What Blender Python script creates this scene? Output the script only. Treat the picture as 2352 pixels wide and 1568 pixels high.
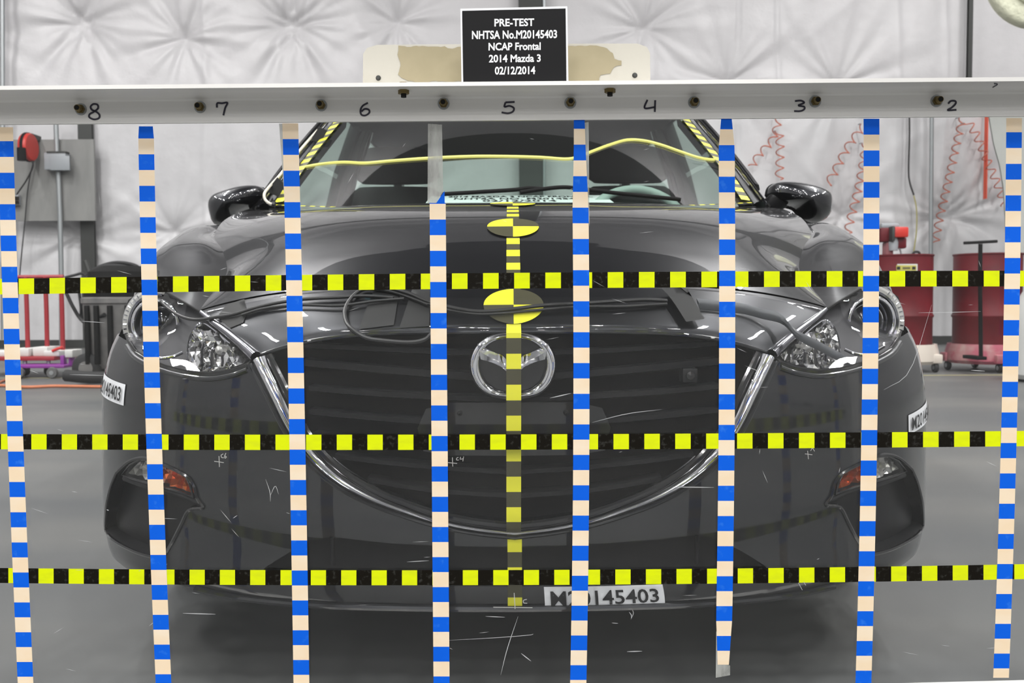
import bpy, bmesh, math, random
import numpy as np
from mathutils import Vector, Matrix
from mathutils.geometry import delaunay_2d_cdt

random.seed(7)
rng = np.random.default_rng(7)
for o in list(bpy.data.objects):
    bpy.data.objects.remove(o)
scene = bpy.context.scene
COL = scene.collection

# ------------------------------------------------------------------ camera
F = 2135.0                      # focal length in pixels of the 2352 x 1568 frame
CX, CY = 1176.0, 784.0
CAMP = np.array([-0.003, 0.0, 0.70])
PITCH = math.radians(2.6)
ROLL = 0.0045
_d = np.array([0.0, math.cos(PITCH), -math.sin(PITCH)])
_r = np.array([1.0, 0.0, 0.0])
_u = np.array([0.0, math.sin(PITCH), math.cos(PITCH)])
R_ = _r * math.cos(ROLL) - _u * math.sin(ROLL)
U_ = _u * math.cos(ROLL) + _r * math.sin(ROLL)
D_ = _d
cam_data = bpy.data.cameras.new('camera')
cam_data.sensor_fit = 'HORIZONTAL'
cam_data.sensor_width = 36.0
cam_data.lens = 36.0 * F / 2352.0
cam_data.clip_start = 0.02
cam_data.dof.use_dof = True
cam_data.dof.focus_distance = 1.58
cam_data.dof.aperture_fstop = 10.0
cam = bpy.data.objects.new('camera', cam_data)
cam.matrix_world = Matrix(((R_[0], U_[0], -D_[0], CAMP[0]), (R_[1], U_[1], -D_[1], CAMP[1]),
                           (R_[2], U_[2], -D_[2], CAMP[2]), (0, 0, 0, 1)))
COL.objects.link(cam)
scene.camera = cam

# ------------------------------------------------------------------ world, exposure
world = bpy.data.worlds.new('world')
scene.world = world
world.use_nodes = True
bg = world.node_tree.nodes['Background']
bg.inputs[0].default_value = (0.75, 0.78, 0.82, 1)
bg.inputs[1].default_value = 0.05
scene.view_settings.view_transform = 'Standard'
scene.view_settings.look = 'None'
scene.view_settings.gamma = 1.0
scene.view_settings.use_curve_mapping = False
scene.view_settings.exposure = 0.50
LAMP_W = 152.0
FILL_UP = 120.0  # power of the added upward fill light

# ------------------------------------------------------------------ pixel helpers
def ray(px, py):
    v = D_ + R_ * ((px - CX) / F) + U_ * (-(py - CY) / F)
    return v

def U(px, py, Y):
    """point where the sight line of a frame pixel meets the depth Y"""
    v = ray(px, py)
    return CAMP + v * ((Y - CAMP[1]) / v[1])

def proj(p):
    q = np.asarray(p, float) - CAMP
    w = q @ D_
    return np.stack([CX + F * (q @ R_) / w, CY - F * (q @ U_) / w], -1)

def UD(dx, py, Y):
    """same, for a car feature given by its pixel offset from the car's middle (x = 0); symmetric pairs averaged"""
    p = U(1180 + dx, py - 0.0045 * dx, Y)
    q = U(1180 - dx, py + 0.0045 * dx, Y)
    return np.array([(p[0] - q[0]) / 2, Y, (p[2] + q[2]) / 2])

def sm(xs, ys):
    """smooth 1-D cubic interpolation"""
    xs = np.asarray(xs, float); ys = np.asarray(ys, float)
    d = np.diff(ys, axis=0) / (np.diff(xs)[:, None] if ys.ndim > 1 else np.diff(xs))
    m = np.concatenate([d[:1], (d[1:] + d[:-1]) / 2, d[-1:]])
    def f(x):
        x = np.clip(np.asarray(x, float), xs[0], xs[-1])
        i = np.clip(np.searchsorted(xs, x) - 1, 0, len(xs) - 2)
        h = xs[i + 1] - xs[i]
        t = (x - xs[i]) / h
        if ys.ndim > 1:
            t = t[..., None]; h = h[..., None]
        return ((2*t**3 - 3*t**2 + 1) * ys[i] + (t**3 - 2*t**2 + t) * h * m[i]
                + (-2*t**3 + 3*t**2) * ys[i+1] + (t**3 - t**2) * h * m[i+1])
    return f

def spline(pts, n):
    pts = np.asarray(pts, float)
    f = sm(np.arange(len(pts)), pts)
    return f(np.linspace(0, len(pts) - 1, n))

def newton(fn, px, py, a, b, it=30):
    """parameters (a, b) of surface fn whose point projects to the pixel"""
    tgt = np.array([px, py])
    for _ in range(it):
        p0 = proj(fn(a, b))
        e = tgt - p0
        if abs(e).max() < 1e-3:
            break
        h = 1e-4
        J = np.stack([(proj(fn(a + h, b)) - p0) / h, (proj(fn(a, b + h)) - p0) / h], 1)
        try:
            st = np.linalg.solve(J, e)
        except np.linalg.LinAlgError:
            break
        st = np.clip(st, -0.08, 0.08)
        a += st[0]; b += st[1]
    return a, b

# ------------------------------------------------------------------ mesh helpers
def link(o, parent=None):
    COL.objects.link(o)
    if parent is not None:
        o.parent = parent
        p = parent; off = Vector((0, 0, 0))
        while p is not None:
            if p.type == 'EMPTY':
                off += p.location
            p = p.parent
        # all meshes are modelled in place
        o.matrix_parent_inverse = Matrix.Translation(-off) if parent.type == 'EMPTY' else Matrix.Identity(4)
    return o

def mk(name, verts, faces, mat, parent=None, smooth=True, fmat=None, normals=None, flat_angle=None):
    me = bpy.data.meshes.new(name)
    me.from_pydata([tuple(map(float, v)) for v in verts], [], [tuple(map(int, f)) for f in faces])
    mats = mat if isinstance(mat, (list, tuple)) else [mat]
    for m in mats:
        me.materials.append(m)
    if fmat is not None:
        me.polygons.foreach_set('material_index', np.asarray(fmat, dtype=np.int32))
    me.polygons.foreach_set('use_smooth', np.full(len(me.polygons), bool(smooth)))
    me.validate()
    me.update()
    if normals is not None:
        me.normals_split_custom_set_from_vertices([tuple(map(float, n)) for n in normals])
    elif flat_angle is not None:
        me.set_sharp_from_angle(angle=math.radians(flat_angle))
    o = bpy.data.objects.new(name, me)
    return link(o, parent)

def thing(name, label, cat, loc=(0, 0, 0), group=None):
    o = bpy.data.objects.new(name, None)
    o.location = loc
    o.empty_display_size = 0.1
    COL.objects.link(o)
    o['label'] = label; o['category'] = cat
    if group: o['group'] = group
    return o

def tag(o, label, cat, group=None):
    o['label'] = label; o['category'] = cat
    if group: o['group'] = group
    return o

def struct(o, label=None):
    o['kind'] = 'structure'
    if label: o['label'] = label
    return o

class MB:
    """collects shapes into one mesh"""
    def __init__(s):
        s.v = []; s.f = []; s.m = []
    def add(s, v, f, m=0):
        o = len(s.v)
        s.v += [tuple(map(float, p)) for p in v]
        s.f += [tuple(int(i) + o for i in q) for q in f]
        s.m += [m] * len(f)
        return s
    def box(s, x0, x1, y0, y1, z0, z1, b=0.0, m=0):
        if x1 < x0: x0, x1 = x1, x0
        if y1 < y0: y0, y1 = y1, y0
        if z1 < z0: z0, z1 = z1, z0
        if b <= 0:
            v = [(x, y, z) for z in (z0, z1) for y in (y0, y1) for x in (x0, x1)]
            f = [(0, 2, 3, 1), (4, 5, 7, 6), (0, 1, 5, 4), (2, 6, 7, 3), (0, 4, 6, 2), (1, 3, 7, 5)]
            return s.add(v, f, m)
        bm = bmesh.new()
        bmesh.ops.create_cube(bm, size=1.0)
        for v in bm.verts:
            v.co = Vector(((x0+x1)/2 + v.co.x*(x1-x0), (y0+y1)/2 + v.co.y*(y1-y0), (z0+z1)/2 + v.co.z*(z1-z0)))
        bmesh.ops.bevel(bm, geom=list(bm.edges), offset=b, segments=2, affect='EDGES', profile=0.5)
        return s.bm(bm, m)
    def bm(s, bm, m=0):
        bm.verts.index_update()
        v = [tuple(x.co) for x in bm.verts]
        f = [[x.index for x in q.verts] for q in bm.faces]
        bm.free()
        return s.add(v, f, m)
    def tube(s, pts, r, n=8, closed=False, m=0, ry=None):
        pts = np.asarray(pts, float); k = len(pts)
        r = np.broadcast_to(np.asarray(r, float), (k,))
        if closed:
            T = np.roll(pts, -1, 0) - np.roll(pts, 1, 0)
        else:
            T = np.gradient(pts, axis=0)
        T /= np.linalg.norm(T, axis=1)[:, None] + 1e-12
        up = np.array([0, 0, 1.0]) if abs(T[0][2]) < 0.9 else np.array([0, 1.0, 0])
        N = np.cross(T[0], up); N /= np.linalg.norm(N)
        V = []
        for i in range(k):
            N = N - T[i] * (N @ T[i]); N /= np.linalg.norm(N) + 1e-12
            B = np.cross(T[i], N)
            for j in range(n):
                a = 2 * math.pi * j / n
                V.append(pts[i] + r[i] * (math.cos(a) * N + math.sin(a) * B))
        Fc = []
        for i in range(k if closed else k - 1):
            i2 = (i + 1) % k
            for j in range(n):
                j2 = (j + 1) % n
                Fc.append((i*n+j, i*n+j2, i2*n+j2, i2*n+j))
        if not closed:
            Fc.append(tuple(range(n))[::-1]); Fc.append(tuple((k-1)*n + j for j in range(n)))
        return s.add(V, Fc, m)
    def cyl(s, a, b, r, n=20, r2=None, m=0):
        a = np.asarray(a, float); b = np.asarray(b, float)
        ax = b - a; ax /= np.linalg.norm(ax)
        up = np.array([0, 0, 1.0]) if abs(ax[2]) < 0.9 else np.array([1.0, 0, 0])
        N = np.cross(ax, up); N /= np.linalg.norm(N); B = np.cross(ax, N)
        r2 = r if r2 is None else r2
        V = []
        for c, rr in ((a, r), (b, r2)):
            for j in range(n):
                t = 2*math.pi*j/n
                V.append(c + rr*(math.cos(t)*N + math.sin(t)*B))
        Fc = [(j, (j+1) % n, n+(j+1) % n, n+j) for j in range(n)]
        Fc += [tuple(range(n))[::-1], tuple(range(n, 2*n))]
        return s.add(V, Fc, m)
    def lathe(s, prof, c, axis='z', n=32, m=0, caps=False):
        """prof: list of (radius, height) about a vertical (or x / y) axis through c"""
        V = []; Fc = []; k = len(prof)
        for (r, h) in prof:
            for j in range(n):
                t = 2*math.pi*j/n
                a, b = r*math.cos(t), r*math.sin(t)
                if axis == 'z': V.append((c[0]+a, c[1]+b, c[2]+h))
                elif axis == 'y': V.append((c[0]+a, c[1]+h, c[2]+b))
                else: V.append((c[0]+h, c[1]+a, c[2]+b))
        for i in range(k-1):
            for j in range(n):
                j2 = (j+1) % n
                Fc.append((i*n+j, i*n+j2, (i+1)*n+j2, (i+1)*n+j))
        if caps:
            Fc.append(tuple(range(n))[::-1]); Fc.append(tuple((k-1)*n+j for j in range(n)))
        return s.add(V, Fc, m)
    def grid(s, P, m=0, fm=None):
        P = np.asarray(P, float); a, b = P.shape[:2]
        Fc = [(i*b+j, i*b+j+1, (i+1)*b+j+1, (i+1)*b+j) for i in range(a-1) for j in range(b-1)]
        s.add(P.reshape(-1, 3), Fc, m)
        if fm is not None:
            s.m[-len(Fc):] = list(fm)
        return s
    def prism(s, poly, d, m=0):
        """polygon of 3-D points, extruded along d"""
        poly = np.asarray(poly, float); n = len(poly)
        V = np.concatenate([poly, poly + np.asarray(d, float)])
        Fc = [tuple(range(n)), tuple(range(n, 2*n))[::-1]] + [(j, n+j, n+(j+1) % n, (j+1) % n) for j in range(n)]
        return s.add(V, Fc, m)
    def build(s, name, mat, parent=None, smooth=True, angle=40):
        o = mk(name, s.v, s.f, mat, parent, smooth, s.m if isinstance(mat, (list, tuple)) else None,
               flat_angle=angle if smooth else None)
        bm = bmesh.new(); bm.from_mesh(o.data)
        bmesh.ops.recalc_face_normals(bm, faces=bm.faces)
        bm.to_mesh(o.data); bm.free()
        if smooth: o.data.set_sharp_from_angle(angle=math.radians(angle))
        return o

def inside(poly, p):
    x, y = p; c = False; n = len(poly)
    for i in range(n):
        x1, y1 = poly[i]; x2, y2 = poly[(i+1) % n]
        if (y1 > y) != (y2 > y) and x < (x2-x1)*(y-y1)/(y2-y1)+x1:
            c = not c
    return c

def cdt(outer, holes, step, scale=(1, 1)):
    """triangulate a 2-D region with an inner grid of points"""
    loops = [list(map(tuple, outer))] + [list(map(tuple, h)) for h in holes]
    def dens(lp):
        out = []
        for i in range(len(lp)):
            a = np.array(lp[i]); b = np.array(lp[(i+1) % len(lp)])
            n = max(1, int(np.linalg.norm((b-a)*scale) / step))
            out += [tuple(a + (b-a)*k/n) for k in range(n)]
        return out
    loops = [dens(l) for l in loops]
    pts = []; edges = []
    for lp in loops:
        o = len(pts); n = len(lp)
        pts += lp
        edges += [(o+i, o+(i+1) % n) for i in range(n)]
    B = np.array(pts)
    mn, mx = B.min(0), B.max(0)
    sx, sy = step/scale[0], step/scale[1]
    xs = np.arange(mn[0]+sx/2, mx[0], sx); ys = np.arange(mn[1]+sy/2, mx[1], sy)
    for k, y in enumerate(ys):
        for x in xs:
            p = (x + (sx/2 if k % 2 else 0), y)
            d = ((B - np.array(p))*np.array(scale)); d = (d*d).sum(1).min()
            if d > (0.45*step)**2 and inside(loops[0], p) and not any(inside(h, p) for h in loops[1:]):
                pts.append(p)
    v, e, f, *_ = delaunay_2d_cdt([Vector(p) for p in pts], edges, [], 0, 1e-9)
    v = [tuple(p) for p in v]
    ff = []
    for t in f:
        c = (sum(v[i][0] for i in t)/3, sum(v[i][1] for i in t)/3)
        if inside(loops[0], c) and not any(inside(h, c) for h in loops[1:]):
            ff.append(tuple(t))
    return v, ff

def tps(P, Z):
    """thin-plate interpolation of scattered values"""
    P = np.asarray(P, float); Z = np.asarray(Z, float)
    k = lambda r2: np.where(r2 > 0, r2*np.log(r2 + 1e-20), 0)
    n = len(P)
    r2 = ((P[:, None]-P[None])**2).sum(-1)
    A = np.zeros((n+3, n+3)); A[:n, :n] = k(r2) + np.eye(n)*1e-6
    A[:n, n] = 1; A[:n, n+1:] = P; A[n, :n] = 1; A[n+1:, :n] = P.T
    w = np.linalg.solve(A, np.concatenate([Z, np.zeros(3)]))
    def f(p):
        p = np.asarray(p, float)
        r = ((p[..., None, :]-P)**2).sum(-1)
        return k(r) @ w[:n] + w[n] + p @ w[n+1:]
    return f

def surf_normals(fn, ab, toward):
    h = 1e-4
    out = []
    for a, b in ab:
        n = np.cross(fn(a+h, b)-fn(a-h, b), fn(a, b+h)-fn(a, b-h))
        n /= np.linalg.norm(n) + 1e-15
        out.append(n if n @ np.asarray(toward) > 0 else -n)
    return np.array(out)

def text_geo(body, offset=0.0, cuts=0):
    """flat outline mesh of a string, normalised to the unit square"""
    cu = bpy.data.curves.new('lettering', 'FONT')
    cu.body = body; cu.align_x = 'CENTER'; cu.offset = offset; cu.resolution_u = 3
    ob = bpy.data.objects.new('lettering', cu)
    COL.objects.link(ob)
    dg = bpy.context.evaluated_depsgraph_get()
    me = bpy.data.meshes.new_from_object(ob.evaluated_get(dg))
    V = np.array([v.co[:2] for v in me.vertices]); Fc = [tuple(p.vertices) for p in me.polygons]
    bpy.data.objects.remove(ob); bpy.data.curves.remove(cu); bpy.data.meshes.remove(me)
    mn, mx = V.min(0), V.max(0)
    V = (V - mn)/(mx - mn)
    if cuts:                                   # finer pieces, so that the print follows a curved sticker
        bm = bmesh.new()
        vs = [bm.verts.new((a, b, 0)) for a, b in V]
        for f in Fc:
            try: bm.faces.new([vs[i] for i in f])
            except ValueError: pass
        bmesh.ops.triangulate(bm, faces=bm.faces[:])
        for ax, n in ((1, cuts), (0, 3*cuts)):
            for k in range(1, n):
                no = (0, 1, 0) if ax else (1, 0, 0); co = (0, k/n, 0) if ax else (k/n, 0, 0)
                bmesh.ops.bisect_plane(bm, geom=bm.verts[:] + bm.edges[:] + bm.faces[:], plane_co=co, plane_no=no)
        bm.verts.index_update()
        V = np.array([v.co[:2] for v in bm.verts]); Fc = [tuple(v.index for v in f.verts) for f in bm.faces]
        bm.free()
    return V, Fc

# ------------------------------------------------------------------ materials
MATS = {}
def mat(name, col, rough=0.5, metal=0.0, coat=0.0, emit=None, es=0.0, noise=None, bump=None, spec=0.5, coat_rough=0.03):
    if name in MATS: return MATS[name]
    m = bpy.data.materials.new(name); m.use_nodes = True
    nt = m.node_tree; b = nt.nodes['Principled BSDF']
    b.inputs['Base Color'].default_value = (*col, 1)
    b.inputs['Roughness'].default_value = rough
    b.inputs['Metallic'].default_value = metal
    b.inputs['Coat Weight'].default_value = coat
    b.inputs['Coat Roughness'].default_value = coat_rough
    b.inputs['Specular IOR Level'].default_value = spec
    if emit:
        b.inputs['Emission Color'].default_value = (*emit, 1); b.inputs['Emission Strength'].default_value = es
    tc = nt.nodes.new('ShaderNodeTexCoord')
    if noise:                       # (scale, second colour, stretch xyz, low, high)
        sc, c2, st, lo, hi = noise
        mp = nt.nodes.new('ShaderNodeMapping'); mp.inputs['Scale'].default_value = st
        n = nt.nodes.new('ShaderNodeTexNoise'); n.inputs['Scale'].default_value = sc; n.inputs['Detail'].default_value = 6
        r = nt.nodes.new('ShaderNodeValToRGB')
        r.color_ramp.elements[0].position = lo; r.color_ramp.elements[0].color = (*col, 1)
        r.color_ramp.elements[1].position = hi; r.color_ramp.elements[1].color = (*c2, 1)
        nt.links.new(tc.outputs['Object'], mp.inputs[0]); nt.links.new(mp.outputs[0], n.inputs['Vector'])
        nt.links.new(n.outputs[0], r.inputs[0]); nt.links.new(r.outputs[0], b.inputs['Base Color'])
    if bump:
        sc, strength, dist = bump
        n = nt.nodes.new('ShaderNodeTexNoise'); n.inputs['Scale'].default_value = sc; n.inputs['Detail'].default_value = 4
        bp = nt.nodes.new('ShaderNodeBump'); bp.inputs['Strength'].default_value = strength; bp.inputs['Distance'].default_value = dist
        nt.links.new(tc.outputs['Object'], n.inputs['Vector']); nt.links.new(n.outputs[0], bp.inputs['Height'])
        nt.links.new(bp.outputs[0], b.inputs['Normal'])
    MATS[name] = m
    return m

def clear(name, tint=(1, 1, 1), ior=1.45, haze=0.0, haze_col=(0.8, 0.8, 0.8), gloss=1.0, streak=None, rough=0.0):
    """clear sheet: transparent with a Fresnel reflection and an optional thin film of dust"""
    m = bpy.data.materials.new(name); m.use_nodes = True
    nt = m.node_tree; nt.nodes.clear()
    out = nt.nodes.new('ShaderNodeOutputMaterial')
    tr = nt.nodes.new('ShaderNodeBsdfTransparent'); tr.inputs[0].default_value = (*tint, 1)
    gl = nt.nodes.new('ShaderNodeBsdfGlossy'); gl.inputs['Roughness'].default_value = rough
    gl.inputs['Color'].default_value = (gloss, gloss, gloss, 1)
    lw = nt.nodes.new('ShaderNodeLayerWeight'); lw.inputs[0].default_value = 0.5
    pw = nt.nodes.new('ShaderNodeMath'); pw.operation = 'POWER'; pw.inputs[1].default_value = 5.0
    fr = nt.nodes.new('ShaderNodeMapRange')
    fr.inputs[3].default_value = ((ior-1)/(ior+1))**2; fr.inputs[4].default_value = 1.0
    nt.links.new(lw.outputs['Facing'], pw.inputs[0]); nt.links.new(pw.outputs[0], fr.inputs[0])
    mx = nt.nodes.new('ShaderNodeMixShader')
    nt.links.new(fr.outputs[0], mx.inputs[0]); nt.links.new(tr.outputs[0], mx.inputs[1]); nt.links.new(gl.outputs[0], mx.inputs[2])
    last = mx
    if haze > 0:
        df = nt.nodes.new('ShaderNodeBsdfDiffuse'); df.inputs[0].default_value = (*haze_col, 1)
        m2 = nt.nodes.new('ShaderNodeMixShader')
        tc = nt.nodes.new('ShaderNodeTexCoord'); mp = nt.nodes.new('ShaderNodeMapping')
        mp.inputs['Scale'].default_value = streak or (1, 1, 1)
        n = nt.nodes.new('ShaderNodeTexNoise'); n.inputs['Scale'].default_value = 1.0; n.inputs['Detail'].default_value = 5
        mr = nt.nodes.new('ShaderNodeMapRange'); mr.inputs[1].default_value = 0.35; mr.inputs[2].default_value = 0.8
        mr.inputs[3].default_value = haze*0.5; mr.inputs[4].default_value = haze*1.8
        nt.links.new(tc.outputs['Object'], mp.inputs[0]); nt.links.new(mp.outputs[0], n.inputs['Vector'])
        nt.links.new(n.outputs[0], mr.inputs[0]); nt.links.new(mr.outputs[0], m2.inputs[0])
        nt.links.new(mx.outputs[0], m2.inputs[1]); nt.links.new(df.outputs[0], m2.inputs[2])
        last = m2
    nt.links.new(last.outputs[0], out.inputs[0])
    return m

PAINT = mat('graphite_paint', (0.020, 0.021, 0.0245), 0.30, 0.7, 1.0, spec=0.3, coat_rough=0.01)
PAINT.node_tree.nodes['Principled BSDF'].inputs['Coat IOR'].default_value = 1.68
PLASTIC = mat('black_plastic', (0.010, 0.010, 0.011), 0.42, spec=0.2, bump=(900, 0.15, 0.0004))
GLOSSBLK = mat('gloss_black', (0.006, 0.006, 0.007), 0.12, coat=0.6)
MATTBLK = mat('matt_black', (0.006, 0.006, 0.006), 0.7, spec=0.15)
GAP = mat('panel_gap', (0.002, 0.002, 0.002), 0.8)
CHROME = mat('chrome', (0.90, 0.90, 0.94), 0.07, 1.0)
DARKCHROME = mat('dark_chrome', (0.30, 0.30, 0.33), 0.14, 1.0)
REFLECTOR = mat('reflector', (0.85, 0.85, 0.84), 0.08, 1.0)
BEZEL = mat('lamp_bezel', (0.010, 0.010, 0.013), 0.55, spec=0.3)
RUBBER = mat('rubber', (0.014, 0.014, 0.015), 0.75, bump=(220, 0.3, 0.001))
ALLOY = mat('alloy', (0.40, 0.41, 0.43), 0.3, 1.0)
YELLOW = mat('yellow_tape', (0.66, 0.76, 0.004), 0.5, spec=0.1, noise=(28, (0.58, 0.66, 0.012), (1, 1, 3), 0.45, 0.8))
BLACKT = mat('black_tape', (0.006, 0.005, 0.003), 0.5, spec=0.1, noise=(160, (0.05, 0.05, 0.045), (1, 1, 1), 0.55, 0.85))
CARYEL = mat('car_yellow_tape', (0.72, 0.70, 0.03), 0.45)
CARBLK = mat('car_black_tape', (0.048, 0.045, 0.020), 0.5)  # black lifted to olive: the haze over it is put into the colour
BLUE = mat('blue_tape', (0.002, 0.105, 0.66), 0.6, spec=0.12, noise=(70, (0.04, 0.21, 0.72), (1, 1, 1), 0.60, 0.9))
BEIGE = mat('masking_tape', (0.79, 0.63, 0.44), 0.65, spec=0.2, noise=(14, (0.81, 0.70, 0.55), (1, 1, 2), 0.4, 0.75), bump=(500, 0.1, 0.0003))
WHITEP = mat('white_paper', (0.82, 0.83, 0.86), 0.5)
INK = mat('black_ink', (0.008, 0.008, 0.010), 0.6)
MARKER = mat('marker_ink', (0.02, 0.018, 0.035), 0.45)
WHITEINK = mat('white_print', (0.80, 0.81, 0.83), 0.5)
ALU = mat('brushed_aluminium', (0.80, 0.79, 0.77), 0.45, 0.1, noise=(2.2, (0.68, 0.67, 0.65), (0.6, 6, 14), 0.4, 0.75), bump=(40, 0.12, 0.0006))
BRASS = mat('brass', (0.20, 0.15, 0.06), 0.4, 0.9)
STEELDK = mat('dark_steel', (0.05, 0.052, 0.05), 0.5, 0.4)
GREYBOARD = mat('grey_board', (0.20, 0.20, 0.195), 0.6, noise=(5, (0.26, 0.26, 0.25), (1, 1, 0.3), 0.35, 0.7))
GALV = mat('galvanised', (0.36, 0.38, 0.39), 0.45, 0.6)
BOXGREY = mat('box_grey', (0.30, 0.32, 0.34), 0.45)
RED = mat('red_paint', (0.135, 0.008, 0.014), 0.5, spec=0.3, noise=(5, (0.09, 0.007, 0.011), (1, 1, 1), 0.4, 0.7))
REDFRAME = mat('red_frame', (0.30, 0.018, 0.025), 0.4)
REDREEL = mat('red_plastic', (0.55, 0.03, 0.02), 0.4)
PINK = mat('pink_plastic', (0.40, 0.09, 0.13), 0.6, noise=(7, (0.45, 0.30, 0.28), (1, 1, 1), 0.45, 0.7))
CREAM = mat('cream_plastic', (0.58, 0.52, 0.46), 0.6, noise=(6, (0.46, 0.28, 0.26), (1, 1, 1), 0.55, 0.8))
PURPLE = mat('purple_paint', (0.22, 0.03, 0.26), 0.4)
ORANGE = mat('orange_hose', (0.50, 0.16, 0.07), 0.5)
COILRED = mat('coil_hose', (0.55, 0.15, 0.09), 0.35)
STRAP = mat('orange_strap', (0.85, 0.09, 0.03), 0.5)
VACGREY = mat('vacuum_grey', (0.16, 0.155, 0.15), 0.5, noise=(9, (0.10, 0.10, 0.10), (1, 1, 1), 0.4, 0.7))
CABLEBLK = mat('cable_black', (0.02, 0.02, 0.021), 0.45)
CABLEWHT = mat('cable_white', (0.62, 0.58, 0.50), 0.5)
DUCT = mat('cloth_tape', (0.016, 0.0165, 0.017), 0.6, spec=0.3, bump=(700, 0.2, 0.0003))
STRAPGREY = mat('grey_strap', (0.10, 0.105, 0.115), 0.35, 0.1)
CYANT = mat('cyan_tape', (0.03, 0.36, 0.45), 0.5)
CREAMFOAM = mat('cream_foam', (0.66, 0.67, 0.52), 0.7, bump=(14, 0.6, 0.03))
OFFWHITE = mat('off_white', (0.62, 0.62, 0.60), 0.6)
SHEETGREY = mat('grey_sheet', (0.42, 0.43, 0.41), 0.55)
LIGHTROSE = mat('amber_lens', (0.60, 0.12, 0.02), 0.18, 0.6, 0.8)
CLEARLAMP = mat('clear_lamp', (0.75, 0.74, 0.71), 0.15, 0.6, 0.8)
SEAT = mat('seat_cloth', (0.022, 0.022, 0.023), 0.85)
TRIMGREY = mat('cabin_trim', (0.10, 0.11, 0.105), 0.8)
HEADLINER = mat('headliner', (0.05, 0.052, 0.05), 0.9)
DASH = mat('dash_plastic', (0.025, 0.025, 0.026), 0.65)
AIRBAG = mat('wheel_cover', (0.35, 0.42, 0.40), 0.5)
PEELED = mat('peeled_face', (0.36, 0.31, 0.20), 0.75, noise=(16, (0.30, 0.26, 0.16), (1, 1, 1), 0.35, 0.7))
BOARDWHT = mat('board_white', (0.50, 0.48, 0.42), 0.6, noise=(9, (0.40, 0.37, 0.30), (1, 1, 1), 0.5, 0.8))
SCRATCH = mat('scratch', (0.45, 0.46, 0.47), 0.7)
LAMPHOUSE = mat('lamp_housing', (0.5, 0.5, 0.5), 0.5)
LAMPFACE = mat('lamp_face', (0.9, 0.9, 0.9), 0.5, emit=(1.0, 0.985, 0.96), es=8.0)

PANE = clear('clear_panel', (0.985, 0.99, 0.99), 1.36, 0.0018, (0.75, 0.77, 0.78), streak=(9, 1, 2.2))
LENS = clear('lamp_lens', (0.96, 0.96, 0.97), 1.32)
WINDGLASS = clear('windscreen_glass', (0.80, 0.90, 0.85), 1.75, 0.006)
SIDEGLASS = clear('window_glass', (0.74, 0.84, 0.80), 1.5)
OLDTAPE = clear('old_clear_tape', (0.88, 0.88, 0.86), 1.4, 0.45, (0.55, 0.56, 0.54), streak=(60, 1, 16), rough=0.3)

# insulation blanket, concrete and the room surfaces
INSUL = mat('white_insulation', (0.60, 0.592, 0.606), 0.42, noise=(1.4, (0.565, 0.556, 0.57), (1, 1, 1), 0.4, 0.7), bump=(5, 0.35, 0.03))
def concrete():
    m = mat('concrete', (0.088, 0.093, 0.096), 0.45, spec=0.4, noise=(1.1, (0.140, 0.140, 0.134), (0.5, 1.3, 1), 0.35, 0.7), bump=(60, 0.06, 0.002))
    return m
CONC = concrete()
CEIL = mat('ceiling_deck', (0.05, 0.05, 0.052), 0.7)
FRONTW = mat('front_wall', (0.05, 0.05, 0.052), 0.8)
SIDEW = mat('side_wall', (0.24, 0.24, 0.245), 0.7)

# ================================================================== the room
YW = 14.0
X0, X1, YF, ZC = -11.0, 11.0, -30.0, 10.5
ZL = 9.0                                             # height of the lamps
fl = MB(); fl.add([(X0, YF, 0), (X1, YF, 0), (X1, YW+0.4, 0), (X0, YW+0.4, 0)], [(0, 1, 2, 3)])
struct(fl.build('floor', CONC, smooth=False), 'smooth grey concrete floor of the test hall')
YI = 8.6                                              # the insulated part of the roof starts here
ce = MB(); ce.add([(X0, YF, ZC), (X1, YF, ZC), (X1, YI, ZC), (X0, YI, ZC)], [(0, 3, 2, 1)], 0)
ce.add([(X0, YI, ZC), (X1, YI, ZC), (X1, YW+0.4, ZC), (X0, YW+0.4, ZC)], [(0, 3, 2, 1)], 1)
struct(ce.build('ceiling', [CEIL, INSUL], smooth=False))
for nm, x in (('wall_left', X0), ('wall_right', X1)):
    w = MB(); w.add([(x, YF, 0), (x, YW+0.4, 0), (x, YW+0.4, ZC), (x, YF, ZC)], [(0, 1, 2, 3)])
    struct(w.build(nm, SIDEW, smooth=False))
w = MB(); w.add([(X0, YF, 0), (X1, YF, 0), (X1, YF, ZC), (X0, YF, ZC)], [(0, 1, 2, 3)])
struct(w.build('wall_front', FRONTW, smooth=False))

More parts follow.
